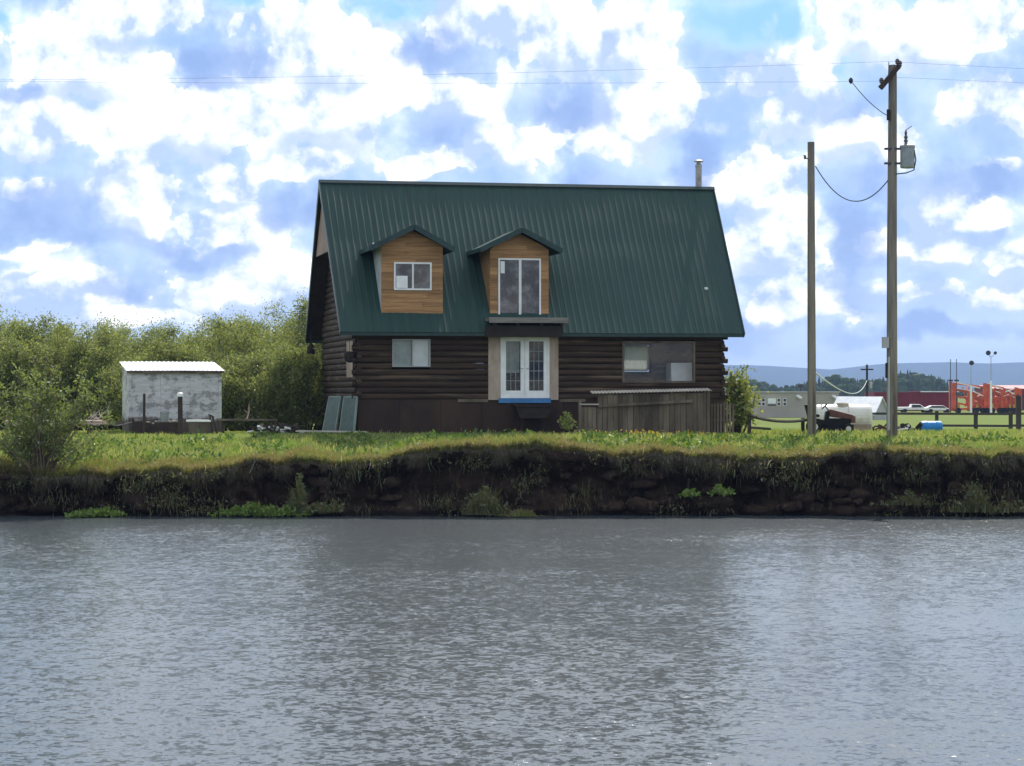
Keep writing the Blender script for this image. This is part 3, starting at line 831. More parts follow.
mb.box(0, .05, .06, .79, 0, .5); mb.box(1.57, 1.62, .06, .79, 0, .38)
mb.build('side_boards', M['brown_wood'], t)
mb = MB(); mb.box(-.03, .5, .02, .8, .50, .54); mb.build('lid_board', M['old_wood'], t)
mb = MB()
for i in range(26):
    a = Vector((random.uniform(.15, 1.5), random.uniform(.1, .75), .33 + random.uniform(0, .1))); mb.bar(a, a + Vector((random.uniform(-.25, .25), random.uniform(-.2, .2), random.uniform(-.02, .06))), .07, .04)
mb.build('wood_scraps', M['pale_wood'], t)
p = ground_at(164.5, 75.6); t = thing('bucket', 'grey metal bucket standing on the timber bin', 'bucket', p + Vector((0, 0, .40)))
mb = MB(); mb.lathe([(.115, 0), (.15, .28), (.165, .30), (.14, .30), (.11, .03)], 0, 0, 14); mb.build('pail', M['grey_metal'], t)
mb = MB(); mb.tube([(.15 * math.cos(a), 0, .28 + .05 * math.sin(a)) for a in np.linspace(0, math.pi, 9)], .008, 6); mb.build('handle', M['wire'], t)
p = ground_at(188, 75.4); t = thing('grey_bin', 'dark grey box with white lid beside the thick post', 'box', p, R(6))
mb = MB(); mb.prism([(.05, -.05), (.78, -.05), (.72, .42), (.0, .42)], 1, 0, .55); mb.build('box_body', M['old_wood'], t)
mb = MB(); mb.box(-.06, .74, -.04, .6, .42, .48); mb.build('lid', M['white'], t)
mb = MB(); mb.bar((.82, -.05, -.1), (.70, .1, .62), .05, .05); mb.bar((.98, -.05, -.1), (.80, .1, .58), .05, .05); mb.bar((.66, .1, .66), (.84, .1, .58), .05, .05)
tag(mb.build('stand', M['brown_wood'], t))
p = ground_at(217, 76.2); t = thing('plank_bench', 'long dark plank bench right of the shed', 'bench', p, R(3))
mb = MB(); mb.box(0, 2.0, 0, .3, .42, .48); mb.build('seat', M['old_wood'], t)
for a in (.15, 1.75):
    mb = MB(); mb.box(a, a + .08, .04, .26, -.1, .42); mb.build('leg', M['brown_wood'], t)
mb = MB()
def branch(mb, a, d, L, r, depth):
    pts = [Vector(a)]; d = Vector(d).normalized()
    for i in range(4):
        pts.append(pts[-1] + d * L / 4); d = (d + Vector((random.gauss(0, .16), random.gauss(0, .16), random.gauss(0, .12)))).normalized()
    mb.tube(pts, [r, r * .85, r * .7, r * .55, r * .4], 6)
    if depth:
        for k in (2, 3, 4):
            branch(mb, pts[k], d + Vector((random.gauss(0, .7), random.gauss(0, .4), random.gauss(.1, .5))), L * .45, r * .5, depth - 1)
mb = MB(); branch(mb, (0, 0, 0), (.45, 0, 1), .5, .035, 1)
o = mb.build('dead_branch', M['pink_wood']); o.location = ground_at(246, 76.6) + Vector((0, 0, .42)); tag(o, 'bare pinkish branch propped upright on the plank bench', 'branch')
mb = MB()
for i in range(60):
    a = Vector((random.uniform(0, 1.6), random.uniform(.2, .6), random.uniform(.02, .2)))
    mb.bar(a, a + Vector((random.uniform(-.35, .35), random.uniform(-.2, .2), random.uniform(-.06, .16))), random.uniform(.05, .14), random.uniform(.03, .08), mi=random.choice((0, 0, 1, 2)))
o = mb.build('rubbish_heap', [M['brown_wood'], M['white'], M['old_wood']]); o.location = ground_at(252, 76.0); tag(o, 'low heap of pale and dark scraps under the plank bench end', 'heap')
p = ground_at(47, 75.5); t = thing('lumber_stack', 'stack of pinkish boards on the grass behind the bank sapling', 'lumber', p, R(4))
for zz in range(2):
    mb = MB()
    for k in range(4): mb.box(-1.4 + random.uniform(-.1, .1), 1.9 + random.uniform(-.15, .15), k * .2, k * .2 + .19, .30 + zz * .07, .30 + zz * .07 + .06)
    mb.build('board_layer', M['pink_wood'], t)
for a in (-1.1, 1.3):
    mb = MB(); mb.box(a, a + .1, 0, .8, -.08, .30); mb.build('bearer', M['brown_wood'], t)
mb = MB()
for i in range(10): branch(mb, (random.uniform(0, 1.6), random.uniform(-.2, .5), .05), (random.gauss(.1, .8), random.gauss(0, .3), random.uniform(.1, .7)), random.uniform(.4, .9), .022, 1)
o = mb.build('brush_pile', M['pale_wood']); o.location = ground_at(68, 76.5) + Vector((0, 0, .2)); tag(o, 'tangle of bare bleached branches left of the shed', 'brush pile')
mb = MB(); mb.bar(W(88, 421, 78), W(123, 424, 77.3), .1, .12); tag(mb.build('grey_beam', M['old_wood']), 'grey beam resting against the left side of the shed', 'beam')

# ------------------------------------------------------------------ poles and wires
tp = ground_at(892, 76); tall = thing('utility_pole', 'tall utility pole with transformer and tilted crossarm', 'utility pole', tp)
H1 = CAMZ + (HZ - 65) * 76 / F - tp.z
mb = MB(); mb.tube([(0, 0, -.5), (0, 0, H1 * .5), (.03, 0, H1)], [.185, .165, .135], 14); mb.build('pole', M['pole'], tall)
def LT(px, py, d=76): return W(px, py, d) - tp
mb = MB(); mb.bar(LT(880.5, 88, 75.72), LT(899.5, 65, 75.85), .13, .16); mb.build('crossarm', M['brown_wood'], tall)
for px, py in ((881.5, 83), (897.5, 64), (900, 66)):
    mb = MB(); q = LT(px, py, 75.8); mb.lathe([(.02, q.z - .1), (.03, q.z), (.075, q.z + .02), (.06, q.z + .07), (.085, q.z + .09), (.06, q.z + .15), (.03, q.z + .18)], q.x, q.y, 10); mb.build('insulator', M['porcelain'], tall)
q0 = LT(907.5, 168, 75.9)
mb = MB(); mb.lathe([(.22, q0.z), (.24, q0.z + .03), (.24, q0.z + .66), (.255, q0.z + .67), (.255, q0.z + .74), (.1, q0.z + .79)], q0.x, q0.y, 18)
tr = mb.build('transformer', M['grey_metal'], tall)
mb = MB(); q = LT(906, 145, 75.9); mb.lathe([(.04, q.z - .05), (.07, q.z + .02), (.04, q.z + .08), (.075, q.z + .14), (.04, q.z + .2), (.07, q.z + .26), (.035, q.z + .33), (.05, q.z + .4), (.02, q.z + .5)], q.x, q.y, 10); mb.build('bushing', M['porcelain'], tr)
for dz in (.12, .6):
    mb = MB(); mb.box(-.27, q0.x - .15, q0.y - .04, q0.y + .04, q0.z + dz, q0.z + dz + .07); mb.build('mounting_bracket', M['dark_pane'], tr)
mb = MB(); mb.tube([LT(914, 148, 75.8), LT(916, 160, 75.8), LT(914, 170, 75.8), LT(906, 173, 75.8), LT(896, 174, 75.85)], .022, 6); mb.build('lead_wire', M['wire'], tall); mb = MB()
mb.tube([LT(906, 130, 75.9), LT(912, 126, 75.8)], .012, 6); mb.build('lead_wire', M['wire'], tall); mb = MB(); mb.tube([LT(889, 62, 75.7), LT(888.5, 78, 75.7), LT(890, 93, 75.8)], .014, 6)
mb.build('lead_wire', M['wire'], tall)
mb = MB(); mb.tube([LT(888.6, 430, 75.72), LT(888.9, 357, 75.74)], .04, 8); mb.build('conduit', M['far_grey'], tall)
mb = MB(); q = LT(885, 348, 75.85); mb.box(q.x - .09, q.x + .12, q.y - .1, q.y + .1, q.z, q.z + .36); mb.build('meter_box', M['far_grey'], tall)
mb = MB(); q = LT(887, 378, 75.8); mb.box(q.x - .05, q.x + .06, q.y - .08, q.y + .05, q.z, q.z + .5); mb.build('cleat', M['dark'], tall)
mb = MB(); q = LT(888.5, 120, 75.85); mb.box(q.x - .05, q.x + .05, q.y - .05, q.y + .05, q.z, q.z + .35); mb.build('cleat', M['dark'], tall)
sp_ = ground_at(812, 78); short = thing('utility_pole', 'shorter bare wooden pole between the house and the tall pole', 'utility pole', sp_)
H2 = CAMZ + (HZ - 142) * 78 / F - sp_.z
mb = MB(); mb.tube([(0, 0, -.5), (-.02, 0, H2 * .5), (-.03, 0, H2)], [.15, .135, .118], 14); mb.build('pole', M['pole'], short)
mb = MB(); q = W(806, 158, 77.8) - sp_; mb.tube([q + Vector((-.08, 0, .1)), q, q + Vector((.1, .05, -.03))], .02, 6); mb.lathe([(.02, q.z - .04), (.05, q.z), (.03, q.z + .1)], q.x - .03, q.y, 8); mb.build('wire_hook', M['porcelain'], short)

def sagwire(name, label, a, b, sag, r=.013, mat='wire', n=28, group=None):
    a, b = Vector(a), Vector(b)
    pts = [a.lerp(b, i / n) - Vector((0, 0, 4 * sag * (i / n) * (1 - i / n))) for i in range(n + 1)]
    mb = MB(); mb.tube(pts, r, 6); return tag(mb.build(name, M[mat]), label, 'wire', group)
sagwire('drooping_cable', 'dark cable drooping between the short pole and the tall pole', W(815.5, 166, 77.85), W(889, 179, 76), .95, .018)
mb = MB(); q = W(851, 80.5, 73); b2 = W(888.5, 116, 75.9)
mb.tube([q.lerp(b2, i / 8) - Vector((0, 0, .5 * (i / 8) * (1 - i / 8))) for i in range(9)], .013, 6); mb.lathe([(.02, q.z - .1), (.07, q.z - .03), (.07, q.z + .03), (.03, q.z + .09)], q.x, q.y, 10)
tag(mb.build('guy_wire', M['wire']), 'short slack wire with a round end left of the tall pole', 'wire')
sagwire('power_line', 'upper power line crossing the sky above the roof', W(898, 61, 75.8), (-62, 84, 15.75), .75, .0042, 'thin_wire', n=60)
sagwire('power_line', 'lower power line crossing the sky above the roof', W(881, 81, 75.75), (-62, 83, 15.75), .45, .0042, 'thin_wire', n=60)
sagwire('power_line', 'upper power line running right from the tall pole', W(900, 62, 75.8), (60, 78, 14.0), .5, .0042, 'thin_wire', n=40)
sagwire('power_line', 'lower power line running right from the tall pole', W(893, 77, 75.8), (60, 77, 13.2), .35, .0042, 'thin_wire', n=40)
fp = Vector(((867 - 512) * 330 / F, 330, .18)); far = thing('utility_pole', 'small distant utility pole seen between the two near poles', 'utility pole', fp)
mb = MB(); mb.tube([(0, 0, -.3), (0, 0, 7.0)], [.2, .15], 8); mb.build('pole', M['dark'], far)
mb = MB(); mb.box(-.9, .9, -.06, .06, 6.2, 6.4); mb.build('crossarm', M['dark'], far)
mb = MB(); mb.lathe([(.2, 3.6), (.22, 3.7), (.22, 4.4), (.1, 4.5)], .55, 0, 8); mb.build('transformer', M['far_grey'], far)
sagwire('service_cable', 'pale cable sagging from the short pole towards the distant pole', W(814.5, 372, 77.95), fp + Vector((0, 0, 4.75)), 1.25, .03, 'cable_white', n=60)

# ------------------------------------------------------------------ right yard: mower, tank, barrel, scrap, fences
p = ground_at(831, 83); mw = thing('riding_mower', 'faded red riding mower parked beside the short pole', 'mower', p, R(-4))
mb = MB()
mb.prism([(-.05, .62), (.70, .52), (.70, .40), (.84, .40), (.84, .62), (.74, .70), (-.02, .90), (-.1, .85)], 1, -.24, .24); mb.build('hood', M['mower_red'], mw, bevel=.03)
mb = MB(); mb.prism([(-.85, .36), (-.1, .30), (-.05, .38), (-.1, .85), (-.2, .80), (-.25, .5), (-.85, .62)], 1, -.3, .3); mb.box(-.8, .8, -.2, .2, .2, .34); mb.box(-.06, .69, -.2, .2, .34, .56); mb.build('chassis', M['plastic_black'], mw)
mb = MB(); mb.prism([(-.85, .62), (-.42, .60), (-.42, .70), (-.78, .74), (-.86, 1.06), (-.96, 1.06)], 1, -.23, .23); mb.build('seat', M['plastic_black'], mw, bevel=.03)
mb = MB(); mb.tube([(-.08, 0, .84), (-.22, 0, 1.0)], .02, 8)
mb.tube([(-.22 + .17 * math.sin(.7) * math.cos(a), .19 * math.sin(a), 1.0 + .17 * math.cos(a) * .65) for a in np.linspace(0, 2 * math.pi, 17)], .018, 6); mb.build('steering_wheel', M['plastic_black'], mw)
mb = MB(); mb.prism([(-.45, .12), (.35, .12), (.28, .24), (-.38, .24)], 1, -.48, .48); mb.build('mower_deck', M['plastic_black'], mw)
mb = MB(); mb.box(.8, .86, -.2, .2, .4, .64); mb.build('grille', M['rust'], mw)
for x_, r_, w_ in ((-.62, .26, .2), (.6, .19, .14)):
    for s_ in (-1, 1):
        mb = MB(); yy = s_ * .36
        mb.tube([(x_, yy - w_ / 2, r_), (x_, yy - w_ / 2 + .03, r_), (x_, yy + w_ / 2 - .03, r_), (x_, yy + w_ / 2, r_)], [r_ * .86, r_, r_, r_ * .86], 18)
        wh = mb.build('wheel', M['rubber'], mw)
        mb = MB(); mb.tube([(x_, yy - w_ / 2 - .006, r_), (x_, yy + w_ / 2 + .006, r_)], r_ * .5, 12); mb.build('wheel_rim', M['tank'], wh)

p = ground_at(843, 88); tk = thing('water_tank', 'white rounded water tank lying behind the riding mower', 'tank', p, R(-6)); tk.scale = (1.1, 1.1, 1.12)
mb = MB(); n = 24
prf = [(-1.0, .30), (-.98, .40), (-.9, .455), (-.2, .475), (-.17, .43), (.17, .43), (.2, .475), (.9, .455), (.98, .40), (1.0, .30)]
o0 = 0
for x_, r_ in prf:
    for k in range(n):
        a = 2 * math.pi * k / n; mb.v.append((x_, r_ * .95 * math.cos(a), .55 + r_ * math.sin(a)))
for i in range(len(prf) - 1):
    for k in range(n): mb.f.append([i * n + k, i * n + (k + 1) % n, (i + 1) * n + (k + 1) % n, (i + 1) * n + k]); mb.m.append(0)
mb.f.append(list(range(n))[::-1]); mb.m.append(0); mb.f.append([(len(prf) - 1) * n + k for k in range(n)]); mb.m.append(0)
mb.build('tank_body', M['tank'], tk, smooth=False)
mb = MB(); mb.lathe([(.22, .9), (.22, 1.04), (.19, 1.07)], -.02, 0, 16); mb.build('lid', M['beige'], tk)
mb = MB(); mb.box(-.9, .9, -.4, -.3, -.1, .12); mb.box(-.9, .9, .3, .4, -.1, .12); mb.box(.35, .95, -.44, -.38, .0, .34); mb.build('cradle', M['plywood'], tk)

p = ground_at(931, 92); br = thing('barrel', 'blue plastic barrel lying on its side in the grass', 'barrel', p + Vector((0, 0, .04)), R(4))
mb = MB(); mb.tube([(-.42, 0, .22), (-.4, 0, .22), (-.2, 0, .22), (-.17, 0, .22), (.17, 0, .22), (.2, 0, .22), (.4, 0, .22), (.42, 0, .22)], [.22, .25, .265, .255, .255, .265, .25, .22], 20); mb.build('drum', M['barrel'], br)
for a, b_ in ((.1, .3), (-.1, .2)):
    mb = MB(); mb.tube([(-.45, a, b_), (-.42, a, b_)], .035, 10); mb.build('bung', M['plastic_black'], br)
def scrap(name, label, px, d, w_, n, mats, seed):
    random.seed(seed); mb = MB()
    for i in range(n):
        a = Vector((random.uniform(-w_, w_), random.uniform(-.3, .3), random.uniform(.03, .22)))
        if i % 9 == 4: mb.tube([a + Vector((.13 * math.cos(t_), 0, .13 + .13 * math.sin(t_))) for t_ in np.linspace(0, 2 * math.pi, 13)], .035, 6, mi=i % len(mats))
        else: mb.bar(a, a + Vector((random.uniform(-.5, .5), random.uniform(-.2, .2), random.uniform(-.05, .25))), random.uniform(.05, .16), random.uniform(.04, .14), mi=i % len(mats))
    o = mb.build(name, mats); o.location = ground_at(px, d); tag(o, label, 'scrap')
scrap('scrap_heap', 'dark scrap with a white piece between the tall pole and the blue barrel', 907, 91, .5, 20, [M['plastic_black'], M['plastic_black'], M['white']], 3)
scrap('scrap_heap', 'rusty brown scrap between the white tank and the tall pole', 879, 90, .45, 18, [M['rust'], M['brown_wood'], M['rust']], 4)

fn = thing('rail_fence', 'dark two rail fence crossing the field at the right', 'fence', (0, 0, 0), 0)
DF = 130
def FP(px, py): return W(px, py, DF)
for px, y0, y1, r in ((937, 411, 429, .085), (976, 411, 431, .1), (1011, 411, 431, .1), (1050, 411, 431, .1), (845, 412, 428, .08), (1085, 411, 431, .1)):
    g_ = (px - 512) * DF / F; mb = MB(); mb.box(g_ - r, g_ + r, DF, DF + .18, gz(g_, DF) - .3, CAMZ + (HZ - y0) * DF / F); mb.build('post', M['fence'], fn)
for y0, x0, x1 in ((413.5, 838, 1011), (425.5, 937, 1011), (413.5, 1011, 1085), (425.5, 1011, 1085)):
    mb = MB(); mb.bar(FP(x0, y0) + Vector((0, -.04, 0)), FP(x1, y0 + .5) + Vector((0, -.04, 0)), .06, .13); mb.build('rail', M['fence'], fn)
p = Vector(((1018.5 - 512) * 118 / F, 118, 1.35)); t = thing('gate_post', 'tall dark post rising above the fence at the right edge', 'post', p)
mb = MB(); mb.box(-.12, .12, -.1, .1, -.3, CAMZ + (HZ - 397) * 118 / F - 1.35); mb.build('shaft', M['fence'], t)
mb = MB(); mb.lathe([(.14, CAMZ + (HZ - 397) * 118 / F - 1.35), (.14, CAMZ + (HZ - 397) * 118 / F - 1.31), (.02, CAMZ + (HZ - 397) * 118 / F - 1.2)], 0, 0, 4); mb.build('cap', M['fence'], t)
f2 = thing('rail_fence', 'low sagging rail fence between the bush and the short pole', 'fence', (0, 0, 0), 0)
for px, d, top in ((749.5, 79, 414), (803, 83, 418)):
    q = ground_at(px, d); mb = MB(); mb.box(q.x - .06, q.x + .06, d, d + .12, q.z - .3, CAMZ + (HZ - top) * d / F); mb.build('post', M['fence'], f2)
mb = MB(); a, b_ = W(749, 415.5, 78.95), W(806, 420, 82.9)
mb.tube([a.lerp(b_, i / 8) - Vector((0, 0, .12 * 4 * (i / 8) * (1 - i / 8))) for i in range(9)], .055, 6); mb.build('rail', M['fence'], f2)
mb = MB(); mb.bar(W(750, 427.5, 79), W(770, 429, 79.6), .1, .08); mb.build('low_rail', M['fence'], f2)

# ------------------------------------------------------------------ far yard
def far_at(px, d): x = (px - 512) * d / F; return Vector((x, d, gz(x, d)))
p = far_at(735, 262); t = thing('site_cabin', 'long beige cabin with small dark windows beyond the field', 'cabin', p, R(2))
mb = MB(); mb.box(0, 11.9, 0, 3.2, .0, 2.85); mb.build('wall', M['trailer'], t)
mb = MB(); mb.box(-.15, 12.05, -.15, 3.3, 2.85, 3.0); mb.build('roof', M['far_grey'], t)
for px in (759.5, 763.5, 779, 785):
    u = (px - 735) * 262 / F
    mb = MB(); mb.box(u - .2, u + .2, -.04, .02, 1.35, 2.2); w_ = mb.build('window', M['white'], t)
    mb = MB(); mb.box(u - .15, u + .15, -.06, -.045, 1.4, 1.72); mb.box(u - .15, u + .15, -.06, -.045, 1.82, 2.15); mb.build('window_pane', M['dark_pane'], w_)
u = (768 - 735) * 262 / F; mb = MB(); mb.box(u, u + .9, -.04, -.005, 1.6, 2.2); mb.build('white_panel', M['white'], t)
mb = MB(); mb.box(u, u + .9, -.05, -.005, 1.35, 1.5); mb.build('vent', M['dark_pane'], t)
u = (789.5 - 735) * 262 / F; mb = MB(); mb.box(u, u + .09, -.03, -.005, .1, 2.7); mb.build('joint_strip', M['far_grey'], t)
for px in (800, 836):
    u = (px - 735) * 262 / F; mb = MB(); mb.bar((u - .3, -.1, 2.5), (u + .1, -.6, 2.2), .35, .2); mb.build('flood_light', M['white'], t)
mb = MB(); u = (802 - 735) * 262 / F; mb.tube([(u, 1, 2.95), (u, 1, 3.5)], .08, 6); mb.box(u - .3, u + .3, .8, 1.2, 3.4, 3.75); mb.build('roof_vent', M['dark_pane'], t)
p = far_at(818.5, 262); 
p = far_at(860, 235); t = thing('gabled_shed', 'small grey gabled shed with white roof behind the tank', 'shed', p, R(60))
t.scale = (1.15, 1.15, 1.15); w2 = 1.75; mb = MB(); mb.prism([(-w2, 0), (w2, 0), (w2, .55), (0, 1.95), (-w2, .55)], 1, -2.0, 2.0); mb.build('wall', M['far_grey'], t)
mb = MB()
for s_ in (-1, 1): mb.poly([(0, -2.15, 2.06), (s_ * (w2 + .2), -2.15, .5), (s_ * (w2 + .2), 2.15, .5), (0, 2.15, 2.06), (0, -2.15, 1.97), (s_ * (w2 + .2), -2.15, .41), (s_ * (w2 + .2), 2.15, .41), (0, 2.15, 1.97)],
                          [(0, 1, 2, 3), (7, 6, 5, 4), (0, 4, 5, 1), (1, 5, 6, 2), (2, 6, 7, 3)])
mb.build('roof', M['shed_roof'], t)

p = far_at(874, 372); t = thing('red_warehouse', 'long low dark red warehouse across the field', 'warehouse', p, R(1))
mb = MB(); L = 13.6
n = 60
for i in range(n): mb.box(i * L / n, (i + 1) * L / n - .03, -.05 - (i % 2) * .05, .1, 0, 3.0)
mb.box(0, L, .1, 9, 0, 2.98); mb.build('wall', M['red_wall'], t)
mb = MB(); mb.box(7.5, L + .1, -.3, 9.2, 3.0, 3.18); mb.box(-.1, 7.5, -.2, 9.2, 3.0, 3.06); mb.build('roof', M['red_wall'], t)
mb = MB(); mb.box(7.5, L + .12, -.34, -.305, 3.03, 3.2); mb.build('roof_trim', M['shed_roof'], t)
p = far_at(985, 385); t = thing('red_barn', 'red building standing behind the machinery at the right edge', 'barn', p, R(1))
mb = MB(); mb.box(0, 14, 0, 8, 0, 3.6); mb.build('wall', M['red_wall'], t)
mb = MB(); mb.prism([(-.2, 3.6), (8.2, 3.6), (4, 4.2)], 0, -.2, 14.2); mb.build('roof', M['red_wall'], t)
for a in (5, 9):
    mb = MB(); mb.box(a, a + 2, -.06, .02, 0, 2.6); mb.build('door', M['dark_pane'], t)

def harrow(px, label, h, w_, flip, seed):
    random.seed(seed); p = far_at(px, 325); t = thing('folded_harrow', label, 'farm machine', p, 0, 'red folded farm machines')
    mb = MB(); hs = h
    mb.box(-.55, -.15, -.4, .2, .35, hs); mb.box(.0, .5, -.3, .3, .35, hs * .96)
    mb.build('upright_wing', M['machine'], t)
    mb = MB()
    for k in range(4):
        z0 = hs * (.95 - .2 * k); mb.bar((.1, 0, z0), (w_ * flip, .1, z0 - .55 - .1 * k), .22, .24)
        mb.bar((w_ * .5 * flip, -.2, .5), (w_ * (.3 + .2 * k) * flip, -.1, z0 - .5), .14, .14)
    for k in range(16):
        xa = random.uniform(0, w_) * flip; za_ = random.uniform(.5, hs * .85); lw = random.uniform(.4, 1.6)
        if k % 3: mb.bar((xa, random.uniform(-.6, .5), za_), (xa + random.uniform(-.9, .9), random.uniform(-.6, .5), max(.4, za_ + random.uniform(-1.3, .9))), .1, .13)
        else: mb.bar((xa, -.4, za_), (xa, .4, za_ + .1), .3, random.uniform(.2, .7))
    mb.box(min(0, w_ * flip), max(0, w_ * flip), -.6, .6, .5, .8); mb.build('boom', M['machine'], t)
    mb = MB(); mb.bar((.2 * flip, -.3, hs * .99), (w_ * .85 * flip, -.25, hs * .99 - .85), .2, .14); mb.bar((.4 * flip, -.3, hs * .8), (w_ * .7 * flip, -.25, hs * .8 - .5), .14, .1); mb.build('hydraulic_ram', M['white'], t)
    mb = MB(); mb.box(.55 * flip, .85 * flip, -.7, -.5, .2, 1.3); mb.build('warning_board', M['yellow'], t)
    for a in (.6, w_ - .3):
        mb = MB(); mb.tube([(a * flip, -.75, .42), (a * flip, -.45, .42)], .42, 14); mb.build('wheel', M['rubber'], t)
harrow(953, 'red folded farm machine nearest the red warehouse', 4.5, 4.4, 1, 1)
harrow(987, 'red folded farm machine beside the white light mast', 4.3, 2.6, 1, 2)
harrow(971, 'low red farm machine between the two tallest machines', 3.2, 2.4, 1, 5)
harrow(1004, 'narrow red farm machine right of the taller light mast', 3.4, 2.2, 1, 6)
harrow(1018, 'red folded farm machine at the right edge beyond the fence', 3.7, 3.0, -1, 3)
def mast(px, dtop, label, heads, d=310):
    p = far_at(px, d); t = thing('light_mast', label, 'light mast', p); h = CAMZ + (HZ - dtop) * d / F - p.z
    mb = MB(); mb.tube([(0, 0, -.2), (0, 0, h * .55)], [.16, .13], 8); mb.build('mast', M['white'], t)
    mb = MB(); mb.tube([(0, 0, h * .55), (0, 0, h - .5)], [.05, .05], 6)
    if len(heads) > 1: mb.tube([(heads[0] * .8, 0, h - .1), (heads[0] * .5, 0, h - .45), (heads[1] * .5, 0, h - .45), (heads[1] * .8, 0, h - .1)], .05, 6)
    mb.build('upper_mast', M['far_grey'], t)
    for i, a in enumerate(heads):
        mb = MB(); mb.tube([(a, -.18, h), (a + .12 * i, .18, h + .1)], [.34 if i == 0 else .22, .26 if i == 0 else .16], 12); mb.build('lamp_head', M['dark_pane'], t)
mast(991, 353, 'taller white light mast with two round lamp heads', (-.4, .55))
mast(971, 363, 'shorter white light mast with one lamp head', (.05,))
for px in (950.5, 956.5):
    p = far_at(px, 318); t = thing('antenna_pole', 'thin dark pole rising above the folded machines', 'pole', p, 0, 'pair of thin poles above the machines')
    mb = MB(); mb.tube([(0, 0, -.2), (0, 0, CAMZ + (HZ - 359) * 318 / F - p.z)], [.07, .05], 6); mb.build('pole', M['dark_pane'], t)
    mb = MB(); mb.box(-.3, .3, -.1, .1, 4.5, 4.75); mb.build('bracket', M['dark_pane'], t)
def car(name, label, px, d, L, kind):
    p = far_at(px, d); t = thing(name, label, 'car' if kind == 'car' else 'pickup', p, R(4)); t.scale = (.95, .9, .74)
    if kind == 'car': pr = [(-L / 2, .4), (L / 2, .4), (L / 2, .75), (L * .3, .9), (L * .16, 1.4), (-L * .28, 1.42), (-L * .46, .95), (-L / 2, .9)]
    else: pr = [(-L / 2, .5), (L / 2, .5), (L / 2, .95), (L * .27, 1.08), (L * .16, 1.65), (-L * .1, 1.68), (-L * .13, 1.1), (-L / 2, 1.08)]
    mb = MB(); mb.prism(pr, 1, -.85, .85); mb.build('body', M['white'], t, bevel=.06)
    mb = MB(); zt = 1.34 if kind == 'car' else 1.58
    mb.prism([(L * .24, 1.0), (L * .15, zt), (-L * .09, zt), (-L * .11, 1.0)] if kind != 'car' else [(L * .26, .95), (L * .14, zt), (-L * .26, zt), (-L * .4, .97)], 1, -.87, .87); mb.build('windows', M['dark_pane'], t)
    for a in (-L * .32, L * .32):
        for s_ in (-1, 1):
            mb = MB(); mb.tube([(a, s_ * .88 - .1, .36), (a, s_ * .88 + .1, .36)], .36, 14); mb.build('wheel', M['rubber'], t)
car('parked_car', 'white car parked before the right end of the red warehouse', 938, 345, 4.3, 'car')
car('pickup_truck', 'white pickup truck parked before the middle of the red warehouse', 914, 347, 5.2, 'pickup')
car('parked_car', 'white car parked between the two light masts', 981, 330, 3.6, 'car')

# ------------------------------------------------------------------ vegetation
def bush_proto(R_, Hh, nclump, per, leaf, asp, mat, seed, stems=14, spread=.32):
    global RNG
    RNG = np.random.default_rng(seed); random.seed(seed)
    mb = MB(); cl = []
    for i in range(stems):
        a = random.uniform(0, 2 * math.pi); rr = R_ * math.sqrt(random.random()); top = Hh * (1 - .42 * (rr / R_) ** 2) * random.uniform(.8, 1.03)
        b0 = Vector((.25 * rr * math.cos(a), .25 * rr * math.sin(a), -.1)); tp_ = Vector((rr * math.cos(a), rr * math.sin(a), top))
        pts = []
        for k in range(6):
            s_ = k / 5; q = b0.lerp(tp_, s_); q.x = b0.x + (tp_.x - b0.x) * s_ ** .8; q.y = b0.y + (tp_.y - b0.y) * s_ ** .8
            pts.append(q + Vector((random.gauss(0, .06), random.gauss(0, .06), 0)) * R_ * .3 * s_)
        mb.tube(pts, [.06 * (1 - .85 * k / 5) * Hh / 4.5 + .004 for k in range(6)], 5)
        for k in range(nclump // stems):
            s_ = random.uniform(.18, 1.0) ** .8; f_ = s_ * 5; i0 = min(int(f_), 4); q = pts[i0].lerp(pts[i0 + 1], f_ - i0)
            off = Vector((random.gauss(0, 1), random.gauss(0, 1), random.gauss(.2, .6))) * R_ * .17
            e_ = q + off; mb.tube([q, q.lerp(e_, .5) + Vector((0, 0, .04)), e_], [.014, .009, .004], 4, cap=False)
            cl.append((q.lerp(e_, .7), random.uniform(.6, 1.3)))
    C = np.array([c for c, _ in cl]); S = np.array([s for _, s in cl])
    idx = RNG.integers(0, len(C), len(C) * per)
    sp_ = RNG.normal(size=(len(idx), 3)) * np.array([spread, spread, spread * .95]) * (S[idx])[:, None] * R_ / 2.5
    P = C[idx] + sp_; P = P[P[:, 2] > .05]
    return mb, P
def make_bush(name, label, cat, loc, rz, args, bark, mat, leaf, asp, group=None, up=.3):
    mb, P = args
    t = thing(name, label, cat, loc, rz, group)
    mb.build('stem', bark, t)
    leaf_cards('foliage', P, leaf, asp, mat, t, up)
    return t
protos = []
for i, (r_, h_, sd_) in enumerate(((2.5, 4.9, 21), (2.3, 4.6, 22), (2.7, 5.3, 23), (2.0, 3.4, 24))):
    protos.append(bush_proto(r_, h_, 224, 270, .2, .16, None, sd_, 16, .25))
first = {}
def put_bush(k, px, d, sc, rz, label, group):
    loc = ground_at(px, d)
    if k not in first:
        t = make_bush('willow_bush', label, 'bush', loc, rz, protos[k], M['bark'], M['willow'], .125, .17, group); first[k] = t
    else:
        t = copy_tree(first[k]); t.location = loc; t.rotation_euler.z = rz; tag(t, label, 'bush')
        if group: t['group'] = group
        elif 'group' in t: del t['group']
    t.scale = (sc[0], sc[0], sc[1])
G1 = 'willow bushes in the far thicket behind the shed'
GL = 'olive green willow bush in the thicket behind the shed'
